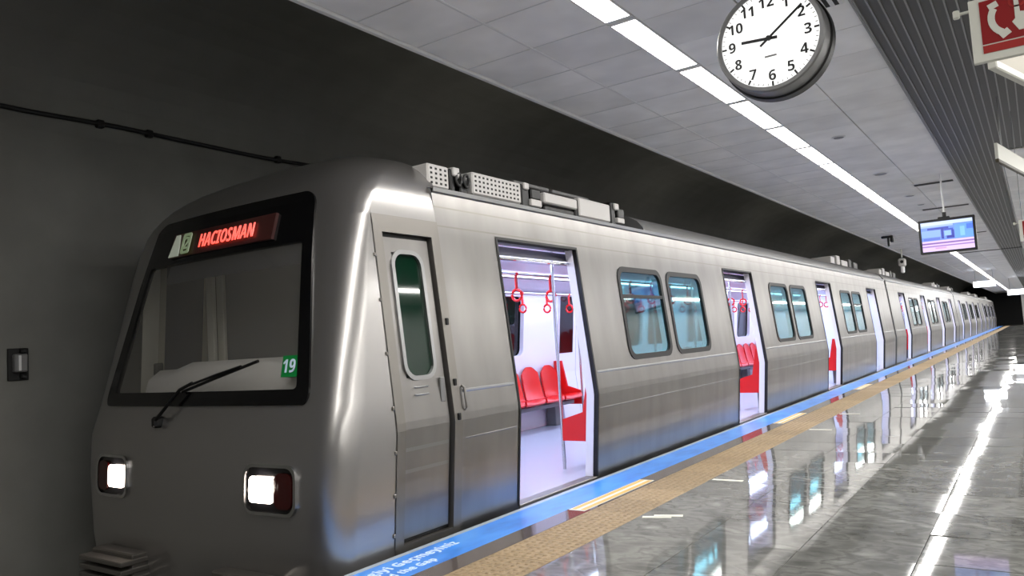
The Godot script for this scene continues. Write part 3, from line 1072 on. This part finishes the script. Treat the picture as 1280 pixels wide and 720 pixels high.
func headlight(t: Node3D, s: float) -> void:
	var f := func(u: float, v: float, l: float) -> Vector3: return fx(s * u, v, l)
	var rim := sta()
	ring_plate(rim, rrect(.685, 1.16, .30, .61, .085), rrect(.705, 1.14, .32, .59, .07), f, -.01, .018, Vector3(0, 0, 1))
	var o := obj("headlight", rim, M.chrome, t)
	var bowl := sta()
	plate(bowl, rrect(.70, 1.145, .315, .595, .075), f, .002, .004, Vector3(0, 0, 1))
	obj("lamp_bowl", bowl, M.mask_black, o)
	var lens := sta()
	plate(lens, rrect(.755, .955, .375, .535, .03), f, .004, .022, Vector3(0, 0, 1))
	obj("headlight_lens", lens, M.headlight_glow, o)
	var red := sta()
	plate(red, rrect(.975, 1.125, .345, .56, .05), f, .004, .018, Vector3(0, 0, 1))
	obj("tail_lens", red, M.tail_lens, o)
	var l := SpotLight3D.new()
	l.name = "headlight_spot"
	l.position = fx(s * .855, .455, .06)
	l.light_color = Color(1, .95, .9)
	l.light_energy = 1.2
	l.light_size = .07
	l.spot_range = 40
	l.spot_angle = 50
	l.spot_attenuation = 2.0
	l.shadow_enabled = true
	t.add_child(l, true)

func cab(t: Node3D) -> void:
	var wallm := mat("cab_wall", Color(.62, .60, .53), 0.7)
	var pale := mat("cab_pale", Color(.93, .92, .86), 0.6)
	var desk := mat("cab_desk", Color(.84, .83, .81), 0.5)
	mat("cab_blue", Color(.12, .13, .18), 0.3)
	var st := sta()
	bx(st, -1.30, 1.30, .3, 2.3, 4.52, 4.56)
	bx(st, -1.22, 1.22, 2.12, 2.16, 3.62, 4.55)
	bx(st, -1.30, 1.30, .25, .30, 3.3, 4.55)
	var co := obj("cab_wall", st, wallm, t)
	for q in [[3.42, 3.66, pale, "side_lining"], [3.66, 3.72, wallm, "door_post"], [3.72, 4.08, M.cab_blue, "side_door_panel"], [4.08, 4.53, wallm, "side_lining"]]:
		for sd in [-1.0, 1.0]:
			var w_ := sta()
			for yy in [[.3, .75], [.75, 1.06], [1.06, 2.12]]:
				quad(w_, sp(q[0], yy[0], -.26 if q[0] < 3.5 else -.09, sd), sp(q[1], yy[0], -.09, sd), sp(q[1], yy[1], -.09, sd), sp(q[0], yy[1], -.26 if q[0] < 3.5 else -.09, sd), Vector3(-sd, 0, 0))
			obj(q[3], w_, q[2], co)
	for q in [[4.10, -1.22], [4.19, -1.20]]:
		for sd in [-1.0, 1.0]:
			obj("door_post", boxm(Vector3(q[1] * -sd, 1.22, -q[0]), Vector3(.10, 1.84, .035), .006), pale, co)
	obj("wall_phone", boxm(Vector3(-1.28, 1.22, -3.62), Vector3(.05, .12, .07), .01), M.black_metal, co)
	var dk := sta()
	var P := []
	for q in [[3.30, .6], [3.22, 1.06], [3.26, 1.20], [3.36, 1.27], [3.70, 1.27], [3.74, 1.2], [3.74, .3]]:
		var row := []
		for j in 9:
			var u := lerpf(-.85, 1.05, j / 8.0)
			row.append(Vector3(u, q[1] - (.05 if u < -.5 else 0.0), -(q[0] + .03 * u * u)))
		P.append(row)
	grid(dk, P, Vector3(0, .7, -3.5), true)
	obj("driver_desk", dk, desk, t)
	var bl := sta()
	var B := []
	for y in [1.90, 2.06]:
		var row := []
		for j in 9: row.append(fp(lerpf(-.72, .90, j / 8.0), y, -.05))
		B.append(row)
	grid(bl, B, Vector3(0, .2, 1))
	obj("sun_blind", bl, M.cab_blue, t)

func cab_door(t: Node3D, s: float) -> void:
	var ys := [.02, .35, .70, .75, .80, 1.08, 1.5, 1.93, 2.06]
	var f := func(u: float, v: float, l: float) -> Vector3: return sp(u, v, l, s)
	var hint := Vector3(s, 0, 0)
	# body round the door: two posts, head, sill
	var fr := sta()
	for i in YS.size() - 1:
		var y0: float = YS[i]; var y1: float = YS[i + 1]
		for e in [[3.565, 3.645], [4.145, 4.23]]:
			if y1 <= 2.12: quad(fr, f.call(e[0], y0, .006), f.call(e[1], y0, .006), f.call(e[1], y1, .006), f.call(e[0], y1, .006), hint)
	quad(fr, f.call(3.565, 2.06, .006), f.call(4.23, 2.06, .006), f.call(4.23, 2.18, .006), f.call(3.565, 2.18, .006), hint)
	for y in [[-.6, -.2], [-.2, .02]]: quad(fr, f.call(3.565, y[0], .005), f.call(4.23, y[0], .005), f.call(4.23, y[1], .005), f.call(3.565, y[1], .005), hint)
	for i in ys.size() - 1:      # reveals
		quad(fr, f.call(3.645, ys[i], .006), f.call(3.645, ys[i + 1], .006), f.call(3.645, ys[i + 1], -.05), f.call(3.645, ys[i], -.05), Vector3(0, 0, -1))
		quad(fr, f.call(4.145, ys[i], .006), f.call(4.145, ys[i + 1], .006), f.call(4.145, ys[i + 1], -.05), f.call(4.145, ys[i], -.05), Vector3(0, 0, 1))
	quad(fr, f.call(3.645, 2.06, .006), f.call(4.145, 2.06, .006), f.call(4.145, 2.06, -.05), f.call(3.645, 2.06, -.05), Vector3(0, -1, 0))
	quad(fr, f.call(3.645, .02, .006), f.call(4.145, .02, .006), f.call(4.145, .02, -.05), f.call(3.645, .02, -.05), Vector3(0, 1, 0))
	obj("cab_door_frame", fr, M.door_frame_steel, t)
	var back := sta()
	for i in ys.size() - 1: quad(back, f.call(3.64, ys[i], -.045), f.call(4.15, ys[i], -.045), f.call(4.15, ys[i + 1], -.045), f.call(3.64, ys[i + 1], -.045), hint)
	# the leaf with its window
	var leaf := sta()
	var a := 3.662; var b := 4.118
	for i in ys.size() - 1:
		var y0: float = max(ys[i], .05); var y1: float = min(ys[i + 1], 2.03)
		if ys[i] >= 1.08 and ys[i + 1] <= 1.93:
			for e in [[a, 3.735], [4.02, b]]: quad(leaf, f.call(e[0], y0, -.022), f.call(e[1], y0, -.022), f.call(e[1], y1, -.022), f.call(e[0], y1, -.022), hint)
		else:
			quad(leaf, f.call(a, y0, -.022), f.call(b, y0, -.022), f.call(b, y1, -.022), f.call(a, y1, -.022), hint)
	for i in ys.size() - 1:
		var y0: float = max(ys[i], .05); var y1: float = min(ys[i + 1], 2.03)
		for e in [[a, 1], [b, -1]]: quad(leaf, f.call(e[0], y0, -.022), f.call(e[0], y1, -.022), f.call(e[0], y1, -.05), f.call(e[0], y0, -.05), Vector3(0, 0, e[1]))
	var o := obj("cab_door", leaf, M.steel, t)
	var gask := sta()      # the dark gap round the leaf
	for i in ys.size() - 1:
		for e in [[3.645, 3.665], [4.115, 4.145]]: quad(gask, f.call(e[0], ys[i], -.042), f.call(e[1], ys[i], -.042), f.call(e[1], ys[i + 1], -.042), f.call(e[0], ys[i + 1], -.042), hint)
	quad(gask, f.call(3.645, .02, -.042), f.call(4.145, .02, -.042), f.call(4.145, .055, -.042), f.call(3.645, .055, -.042), hint)
	quad(gask, f.call(3.645, 2.025, -.042), f.call(4.145, 2.025, -.042), f.call(4.145, 2.06, -.042), f.call(3.645, 2.06, -.042), hint)
	obj("door_seal", gask, M.rubber, o)
	var wf := sta()
	ring_plate(wf, rrect(3.715, 4.04, 1.06, 1.95, .11), rrect(3.745, 4.01, 1.09, 1.92, .085), f, -.04, -.008, hint)
	obj("window_frame", wf, M.steel_trim, o)
	var p := sta()
	quad(p, f.call(3.735, 1.08, -.03), f.call(4.02, 1.08, -.03), f.call(4.02, 1.93, -.03), f.call(3.735, 1.93, -.03), hint)
	obj("window_pane", p, M.glass_green, o)
	for q in [[3.86, 1.015, .12], [3.86, .965, .12]]:
		var h := sta()
		tube(h, [f.call(q[0] - .06, q[1], -.02), f.call(q[0] - .05, q[1], .0), f.call(q[0] + .05, q[1], .0), f.call(q[0] + .06, q[1], -.02)], .006, 6)
		obj("handle", h, M.steel_trim, o)
	obj("lock_plate", boxm(f.call(4.075, .98, -.018), Vector3(.02, .17, .045), .004), M.steel_trim, o)
	for y in [.62, .48]:
		var r := sta()
		quad(r, f.call(a + .01, y - .012, -.019), f.call(b - .01, y - .012, -.019), f.call(b - .01, y + .012, -.019), f.call(a + .01, y + .012, -.019), hint)
		obj("kick_rib", r, M.steel_trim, o)
	for y in [.10, .35, .62, .90, 1.25, 1.6, 1.9]:
		obj("bolt", boxm(f.call(3.555, y, .006), Vector3(.012, .025, .02), .004), M.door_frame_steel, t)
	for y in [.78, 1.02, 1.45]:
		obj("hinge", boxm(f.call(4.19, y, .008), Vector3(.02, .05, .03), .005), M.black_metal, t)
	var gr := sta()
	tube(gr, [f.call(4.27, .82, .0), f.call(4.27, .835, .022), f.call(4.27, .975, .022), f.call(4.27, .99, .0)], .009, 6)
	obj("grab_handle", gr, M.door_frame_steel, t)

# ------------------------------------------------------------------ hanging things
func clock() -> void:
	var C := Vector3(-1.181, 3.001, -4.6)
	var t := thing("station_clock", C, "round white analogue station clock in a grey case hanging from the ceiling", "clock")
	var case := sta()
	# two-faced drum: bezel rings front and back, dark waist
	lathe_z(case, Vector3.ZERO, [[.290, -.012], [.291, .0], [.314, .005], [.322, -.006], [.324, -.135], [.318, -.215], [.0, -.215]].map(func(p): return p), 64)
	obj("case", case, M.case_grey, t)
	var band := sta()
	lathe_z(band, Vector3.ZERO, [[.320, -.125], [.336, -.13], [.338, -.20], [.320, -.212]], 64)
	obj("case_band", band, M.case_black, t)
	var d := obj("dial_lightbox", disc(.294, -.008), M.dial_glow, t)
	for k in 12:
		var a := TAU * k / 12
		var dir := Vector3(sin(a), cos(a), 0)
		text("numeral", str(12 if k == 0 else k), .062, .002, M.ink, d, Transform3D(Basis(), dir * .225 + Vector3(0, 0, -.004)), true)
		obj("hour_mark", boxm(dir * .274 + Vector3(0, 0, -.006), Vector3(.011, .028, .004), 0, Basis(Vector3.BACK, -a)), M.ink, d)
	var mm := sta()
	for k in 60:
		if k % 5 == 0: continue
		var a := TAU * k / 60
		box(mm, Vector3(sin(a), cos(a), 0) * .278 + Vector3(0, 0, -.006), Vector3(.0035, .014, .004), 0, Basis(Vector3.BACK, -a))
	obj("minute_marks", mm, M.ink_grey, d).set_meta("kind", "stuff")
	obj("maker_mark", boxm(Vector3(0, -.105, -.006), Vector3(.07, .010, .003)), M.ink_grey, d)
	hand(t, 8.93 / 60.0 * TAU, .255, .065, .014, .010)
	hand(t, 9.15 / 12.0 * TAU, .165, .05, .018, .004)
	obj("hub", lathed([[.0, .02], [.014, .02], [.014, .0]]), M.ink, t)
	var post := sta()
	tube(post, [Vector3(0, .32, -.1), Vector3(0, CEIL - C.y, -.1)], .022, 10)
	obj("hanger", post, M.case_black, t)

func lathed(p: Array) -> SurfaceTool:
	var st := sta()
	p.reverse()
	lathe_z(st, Vector3.ZERO, p, 20)
	return st

func disc(r: float, z: float) -> SurfaceTool:
	var st := sta()
	for k in 64:
		var a := TAU * k / 64; var b := TAU * (k + 1) / 64
		tri(st, Vector3(0, 0, z), Vector3(cos(a) * r, sin(a) * r, z), Vector3(cos(b) * r, sin(b) * r, z), Vector3.BACK, Vector3.BACK, Vector3.BACK)
	return st

func hand(t: Node3D, a: float, l: float, tail: float, w: float, z: float) -> void:
	var b := Basis(Vector3.BACK, -a)
	obj("hand", boxm(b * Vector3(0, (l - tail) / 2, 0) + Vector3(0, 0, z), Vector3(w, l + tail, .004), .001, b), M.ink, t)

func monitor() -> void:
	var t := thing("ceiling_monitor", Vector3(-1.05, 2.53, -13.5), "flat screen with a blue picture hanging from the ceiling over the platform", "monitor")
	t.rotation.y = -.03
	var st := sta()
	var w := .775; var h := .535
	box(st, Vector3(0, 0, -.05), Vector3(w, h, .09), .012)
	obj("casing", st, M.case_black, t)
	var bez := sta()
	var g := func(u: float, v: float, l: float) -> Vector3: return Vector3(u, v, l)
	ring_plate(bez, rrect(-w / 2, w / 2, -h / 2, h / 2, .015), rrect(-w / 2 + .035, w / 2 - .035, -h / 2 + .035, h / 2 - .04, .004), g, -.01, .006, Vector3.BACK)
	obj("bezel", bez, M.case_black, t)
	var sc := sta()
	var x := w / 2 - .033; var y := h / 2 - .035
	var v := [[Vector3(-x, -y, .0), Vector2(0, 1)], [Vector3(-x, y, .0), Vector2(0, 0)], [Vector3(x, y, .0), Vector2(1, 0)], [Vector3(x, -y, .0), Vector2(1, 1)]]
	for k in [0, 1, 2, 0, 2, 3]:
		sc.set_normal(Vector3.BACK); sc.set_uv(v[k][1]); sc.add_vertex(v[k][0])
	var m := mat("screen_image", Color.BLACK, 0.2)
	m.emission_enabled = true
	m.emission = Color.BLACK
	m.emission_operator = BaseMaterial3D.EMISSION_OP_ADD
	m.emission_texture = screen_picture()
	m.emission_energy_multiplier = 0.62
	obj("screen", sc, m, t)
	var l := AreaLight3D.new()
	l.name = "screen_area_light"
	l.area_size = Vector2(2 * x, 2 * y)
	l.light_color = Color(.55, .62, 1.0)
	l.light_energy = .05 * 4 * x * y / PI
	l.rotation = Vector3(0, PI, 0)
	l.position = Vector3(0, 0, .012)
	l.shadow_enabled = true
	t.add_child(l, true)
	var pole := sta()
	tube(pole, [Vector3(-.02, h / 2 - .01, -.06), Vector3(-.02, h / 2 + .10, -.06)], .028, 10)
	box(pole, Vector3(-.03, h / 2 + .01, -.06), Vector3(.16, .04, .08), .008)
	obj("mount", pole, M.case_black, t)
	var rod := sta()
	tube(rod, [Vector3(-.02, h / 2 + .09, -.06), Vector3(-.02, CEIL - 2.53, -.06)], .014, 10)
	obj("hanger_rod", rod, M.white_plastic, t)

func screen_picture() -> ImageTexture:
	var im := Image.create(160, 96, false, Image.FORMAT_RGB8)
	im.fill(Color(.42, .56, .95))
	im.fill_rect(Rect2i(0, 0, 160, 12), Color(.78, .84, 1.0))
	im.fill_rect(Rect2i(0, 12, 100, 6), Color(.62, .72, .98))
	im.fill_rect(Rect2i(20, 20, 66, 7), Color(.16, .24, .66))
	im.fill_rect(Rect2i(0, 28, 60, 22), Color(.52, .66, .97))
	im.fill_rect(Rect2i(62, 24, 8, 34), Color(.14, .20, .62))
	im.fill_rect(Rect2i(70, 26, 30, 6), Color(.20, .30, .72))
	im.fill_rect(Rect2i(72, 33, 20, 16), Color(.55, .72, 1.0))
	im.fill_rect(Rect2i(78, 49, 24, 9), Color(.13, .17, .60))
	im.fill_rect(Rect2i(94, 32, 8, 18), Color(.15, .22, .64))
	im.fill_rect(Rect2i(104, 16, 56, 44), Color(.40, .62, 1.0))
	im.fill_rect(Rect2i(120, 24, 14, 30), Color(.50, .74, 1.0))
	im.fill_rect(Rect2i(140, 18, 20, 16), Color(.30, .46, .90))
	im.fill_rect(Rect2i(6, 52, 52, 8), Color(.36, .44, .80))
	im.fill_rect(Rect2i(0, 62, 160, 34), Color(.86, .76, .95))
	im.fill_rect(Rect2i(0, 68, 160, 5), Color(.52, .38, .66))
	im.fill_rect(Rect2i(0, 78, 160, 4), Color(.60, .46, .72))
	im.fill_rect(Rect2i(40, 84, 34, 5), Color(.80, .62, .80))
	return ImageTexture.create_from_image(im)

func phone_sign(at: Vector3, label: String) -> void:
	var t := thing("emergency_phone_sign", at, label, "sign", "red emergency phone signs")
	obj("board", boxm(Vector3(0, 0, -.012), Vector3(.23, .235, .024), .003), M.sign_white, t)
	var g := func(u: float, v: float, l: float) -> Vector3: return Vector3(u, v, l)
	var r := sta()
	plate(r, PackedVector2Array([Vector2(-.082, -.055), Vector2(.082, -.055), Vector2(.082, .103), Vector2(-.082, .103)]), g, -.001, .002, Vector3.BACK)
	obj("red_field", r, M.sign_red, t)
	var b := sta()
	plate(b, PackedVector2Array([Vector2(-.082, -.088), Vector2(.082, -.088), Vector2(.082, -.060), Vector2(-.082, -.060)]), g, -.001, .002, Vector3.BACK)
	obj("red_bar", b, M.sign_red_light, t)
	# handset: a bent bar with two cups
	var hs := sta()
	var pts := PackedVector2Array()
	for k in 9:
		var a := lerpf(deg_to_rad(145), deg_to_rad(240), k / 8.0)
		pts.append(Vector2(.012 + .072 * cos(a), .030 + .075 * sin(a)))
	for k in range(8, -1, -1):
		var a := lerpf(deg_to_rad(145), deg_to_rad(240), k / 8.0)
		pts.append(Vector2(.012 + .050 * cos(a), .030 + .052 * sin(a)))
	plate(hs, pts, g, .002, .004, Vector3.BACK)
	plate(hs, rot_rect(Vector2(-.040, .078), .030, .022, .35), g, .002, .0045, Vector3.BACK)
	plate(hs, rot_rect(Vector2(-.012, -.030), .032, .024, .55), g, .002, .0045, Vector3.BACK)
	obj("handset_symbol", hs, M.sign_white, t)
	# a pointing hand pressing a call button
	var hd := sta()
	plate(hd, PackedVector2Array([Vector2(.022, .078), Vector2(.036, .078), Vector2(.038, .035), Vector2(.064, .030), Vector2(.066, .0), Vector2(.054, -.030), Vector2(.030, -.030), Vector2(.012, .004), Vector2(.022, .014)]), g, .002, .004, Vector3.BACK)
	var dsk := PackedVector2Array()
	for k in 14: dsk.append(Vector2(.030 + .010 * cos(TAU * k / 14), .084 + .010 * sin(TAU * k / 14)))
	plate(hd, dsk, g, .002, .0045, Vector3.BACK)
	obj("hand_symbol", hd, M.sign_white, t)
	var bt := sta()
	ring_plate(bt, rrect(.006, .056, .054, .114, .02), rrect(.012, .050, .060, .108, .015), g, .002, .004, Vector3.BACK)
	obj("button_symbol", bt, M.sign_red_light, t)
	var arm := sta()
	tube(arm, [Vector3(-.155, .085, -.02), Vector3(-.11, .085, -.02)], .006, 8)
	box(arm, Vector3(-.155, .085, -.02), Vector3(.022, .03, .022), .004)
	obj("bracket", arm, M.sign_white, t)
	for x in [-.08, .08]:
		var hang := sta()
		tube(hang, [Vector3(x, .11, -.012), Vector3(x, CEIL - at.y, -.012)], .004, 6)
		obj("hanger", hang, M.case_grey, t)

func rot_rect(c: Vector2, w: float, h: float, a: float) -> PackedVector2Array:
	var out := PackedVector2Array()
	for p in [Vector2(-w / 2, -h / 2), Vector2(w / 2, -h / 2), Vector2(w / 2, h / 2), Vector2(-w / 2, h / 2)]: out.append(c + p.rotated(a))
	return out

func signs() -> void:
	phone_sign(Vector3(0.005, 2.293, -3.2), "near red sign with white handset and pointing hand hanging at the right")
	phone_sign(Vector3(0.025, 2.16, -10.0), "far small red sign at the right edge, under the white ceiling panels")
	# boards hanging at an angle behind the signs
	for q in [[Vector3(-.06, 2.27, -3.6), Vector3(.30, 2.27, -4.85), .26, "beige board with a white rail hanging just behind the near red sign", M.sign_beige, M.sign_white],
			[Vector3(-.20, 2.80, -9.0), Vector3(.25, 2.80, -11.6), .18, "pinkish white board with a dark lower rail hanging under the slatted ceiling", M.sign_white, M.olive]]:
		var a: Vector3 = q[0]; var b: Vector3 = q[1]
		var c := (a + b) / 2
		var t := thing("hanging_board", c, q[3], "board", "angled hanging boards")
		t.rotation.y = atan2(-(b - a).z, (b - a).x)
		var l := a.distance_to(b)
		obj("board", boxm(Vector3(0, q[2] / 2, 0), Vector3(l, q[2], .03), .004), q[4], t)
		obj("rail", boxm(Vector3(0, .0, 0), Vector3(l + .02, .036, .034), .005), q[5], t)
		for x in [-l * .4, l * .4]:
			var st := sta()
			tube(st, [Vector3(x, q[2], 0), Vector3(x, CEIL - c.y, 0)], .006, 6)
			obj("hanger", st, M.case_grey, t)
	# lit signs far down the platform
	for q in [[Vector3(-2.1, 2.80, -45), .95, .28, "bright white lit sign hanging across the far end of the platform"], [Vector3(-.85, 2.58, -58), 1.3, .34, "pale lit sign at the far right end of the platform"]]:
		var t := thing("lit_sign", q[0], q[3], "sign", "lit signs at the far end")
		obj("casing", boxm(Vector3(0, 0, -.06), Vector3(q[1] + .05, q[2] + .05, .10), .01), M.case_grey, t)
		obj("sign_light_face", boxm(Vector3(0, 0, 0), Vector3(q[1], q[2], .03), .004), M.sign_glow, t)
		var l := AreaLight3D.new()
		l.name = "sign_area_light"
		l.area_size = Vector2(q[1], q[2])
		l.light_color = Color(.95, .96, 1)
		l.light_energy = 1.5 * q[1] * q[2] / PI
		l.rotation = Vector3(0, PI, 0)
		l.position = Vector3(0, 0, .02)
		l.shadow_enabled = true
		t.add_child(l, true)
		for x in [-q[1] * .4, q[1] * .4]:
			var st := sta()
			tube(st, [Vector3(x, q[2] / 2, -.06), Vector3(x, CEIL - q[0].y, -.06)], .01, 6)
			obj("hanger", st, M.case_grey, t)
	# dome lamp signal hanging at the ceiling edge
	var s := thing("hanging_signal", Vector3(-3.42, 3.05, -27), "small pale signal lamp hanging on a thin rod above the train roof", "signal lamp")
	var st := sta()
	tube(st, [Vector3(0, .18, 0), Vector3(0, CEIL - 3.05, 0)], .02, 8)
	obj("rod", st, M.sign_white, s)
	obj("housing", boxm(Vector3(0, .03, 0), Vector3(.22, .26, .15), .04), M.equipment_white, s)
	obj("lens_ring", lathed_at([[.0, .012], [.045, .012], [.05, 0]], Vector3(0, .05, .075)), M.case_black, s)
	obj("lower_cap", boxm(Vector3(0, -.20, 0), Vector3(.11, .22, .11), .03), M.white_plastic, s)
	var cmr := thing("ceiling_camera", Vector3(-3.08, 3.36, -22), "small dark camera pair on a bracket at the ceiling edge", "camera")
	obj("bracket", boxm(Vector3(0, .09, 0), Vector3(.28, .06, .10), .01), M.case_black, cmr)
	obj("stem", boxm(Vector3(.02, -.04, 0), Vector3(.05, .24, .05), .01), M.case_black, cmr)
	obj("camera_head", boxm(Vector3(.11, .0, 0), Vector3(.09, .12, .16), .02), M.case_black, cmr)

func lathed_at(p: Array, at: Vector3) -> SurfaceTool:
	var st := sta()
	p.reverse()
	lathe_z(st, at, p, 20)
	return st

func ceiling_fittings() -> void:
	var t := thing("air_vent", Vector3(-1.02, CEIL, -5.5), "slotted ceiling air vent beside the station clock", "vent")
	obj("plate", bxm(-.10, .10, -.006, .004, -.14, .14, .002), M.ceiling_edge, t)
	for x in [-.06, 0.0, .06]: obj("slot", bxm(x - .014, x + .014, -.009, -.005, -.12, .12), M.joint, t)
	for q in [[-1.55, -.92, 14.3, "linear slot diffuser in the ceiling before the hanging screen"], [-1.80, -.92, 17.7, "linear slot diffuser in the ceiling just behind the hanging screen"], [-1.5, -.92, 24.0, "linear slot diffuser in the ceiling far beyond the hanging screen"]]:
		var c: float = (q[0] + q[1]) / 2
		var v := thing("slot_diffuser", Vector3(c, CEIL, -q[2]), q[3], "diffuser", "ceiling slot diffusers")
		obj("frame", bxm(q[0] - c, q[1] - c, -.006, .004, -.14, .14, .002), M.ceiling_edge, v)
		obj("slot", bxm(q[0] - c + .03, q[1] - c - .03, -.010, -.005, -.09, .09), M.joint, v)
	for q in [[-1.78, 9.7, .06, "small round ceiling speaker nearest the clock"], [-1.78, 12.66, .09, "round ceiling speaker before the slot diffuser"], [-1.72, 15.4, .07, "round ceiling speaker to the left above the screen"], [-1.70, 16.8, .06, "round ceiling speaker farthest along, just above the screen"]]:
		var v := thing("ceiling_speaker", Vector3(q[0], CEIL, -q[1]), q[3], "speaker", "round ceiling speakers")
		var st := sta()
		lathe_z(st, Vector3.ZERO, [[q[2] + .02, .0], [q[2] + .015, .008], [q[2], .010], [0.0, .010]], 24)
		var o := obj("rim", st, M.white_plastic, v)
		o.rotation.x = PI / 2
		var g := sta()
		lathe_z(g, Vector3.ZERO, [[q[2], .009], [q[2] * .9, .014], [0.0, .014]], 24)
		var p := obj("grille", g, M.grey_plastic, v)
		p.rotation.x = PI / 2

func floor_markings() -> void:
	var names := ["bent, nearest the camera", "past the first open door", "before the second open door", "past the second open door"]
	var ds := [5.0, 6.38, 9.72, 11.45]
	for k in 4:
		var t := thing("floor_dash", Vector3(-2.29, .0005, -ds[k]), "short white dash set in the stone floor, " + names[k], "floor marking", "white floor dashes")
		var st := sta()
		if k == 0:
			for e in [1.0, -1.0]: box(st, Vector3(.01 + .03 * e, .001, -.03 * e), Vector3(.20, .003, .055), .0005, Basis(Vector3.UP, .35))
		else:
			box(st, Vector3(0, .001, 0), Vector3(.26, .003, .05), .0005)
		obj("inlay", st, M.marking_white, t)
	for k in 3:
		var d := 4.965 + PITCH * k
		var t := thing("door_marking", Vector3(-2.95, 0, -(d + .62)), "white and yellow double line on the platform edge at the %s open door" % ["first", "second", "third"][k], "floor marking", "yellow door markings")
		obj("backing", bxm(-.07, .065, 0, .002, -.62, .62), M.marking_white, t)
		for x in [-.035, .04]: obj("yellow_line", bxm(x - .022, x + .018, .002, .0035, -.60, .60), M.marking_yellow, t)

func wall_fittings() -> void:
	var t := thing("wall_box", Vector3(-7.1, 1.34, -2.91), "small grey electrical box on the dark tunnel wall at the far left", "electrical box")
	obj("backplate", boxm(Vector3(.01, 0, 0), Vector3(.02, .27, .16), .004), M.dark, t)
	obj("cover", boxm(Vector3(.05, .01, .0), Vector3(.07, .15, .10), .01), M.grey_plastic, t)
	obj("stripe", boxm(Vector3(.088, .01, .015), Vector3(.006, .13, .02), .001), M.white_plastic, t)
	for y in [-.10, .11]: obj("clip", boxm(Vector3(.04, y, -.03), Vector3(.05, .04, .05), .008), M.cable_black, t)
	var c := thing("wall_cable", Vector3(-7.05, 3.5, -4), "long black cable running along the dark tunnel wall above the train", "cable")
	var st := sta()
	var pts := []
	for k in 40:
		var d := -5.0 + .8 * k
		pts.append(Vector3(0, .04 - .012 * sin(k * 2.1), 4 - d))
	tube(st, pts, .022, 8)
	obj("cable", st, M.cable_black, c)
	for d in [3.62, 4.1, 5.65, 7.2]: obj("clamp", boxm(Vector3(-.01, .045, 4 - d), Vector3(.06, .075, .07), .01), M.cable_black, c)
	# fill lamps added out of sight behind the train to lift the vault
	for k in 9:
		var l := thing("added_tunnel_lamp", Vector3(-7.06, 2.75, -(8.0 + 7.0 * k)), "added narrow fill lamp on the tunnel wall, unseen behind the train", "fill lamp", "added fill lamps behind the train")
		obj("housing", boxm(Vector3(.0, 0, 0), Vector3(.07, .10, 1.3), .01), M.grey_plastic, l)
		obj("lamp_diffuser", boxm(Vector3(.045, 0, 0), Vector3(.03, .08, 1.24), .008), M.lamp_white, l)
		var al := AreaLight3D.new()
		al.name = "tunnel_fill_light"
		al.area_size = Vector2(1.24, .08)
		al.light_color = Color(1.0, .97, .90)
		al.light_energy = 9.0 * 1.24 * .08 / PI
		al.area_normalize_energy = true
		al.area_range = 60.0
		al.area_attenuation = 2.0
		al.rotation = Vector3(0, -PI / 2, 0)
		al.position = Vector3(.066, 0, 0)
		al.shadow_enabled = true
		l.add_child(al, true)
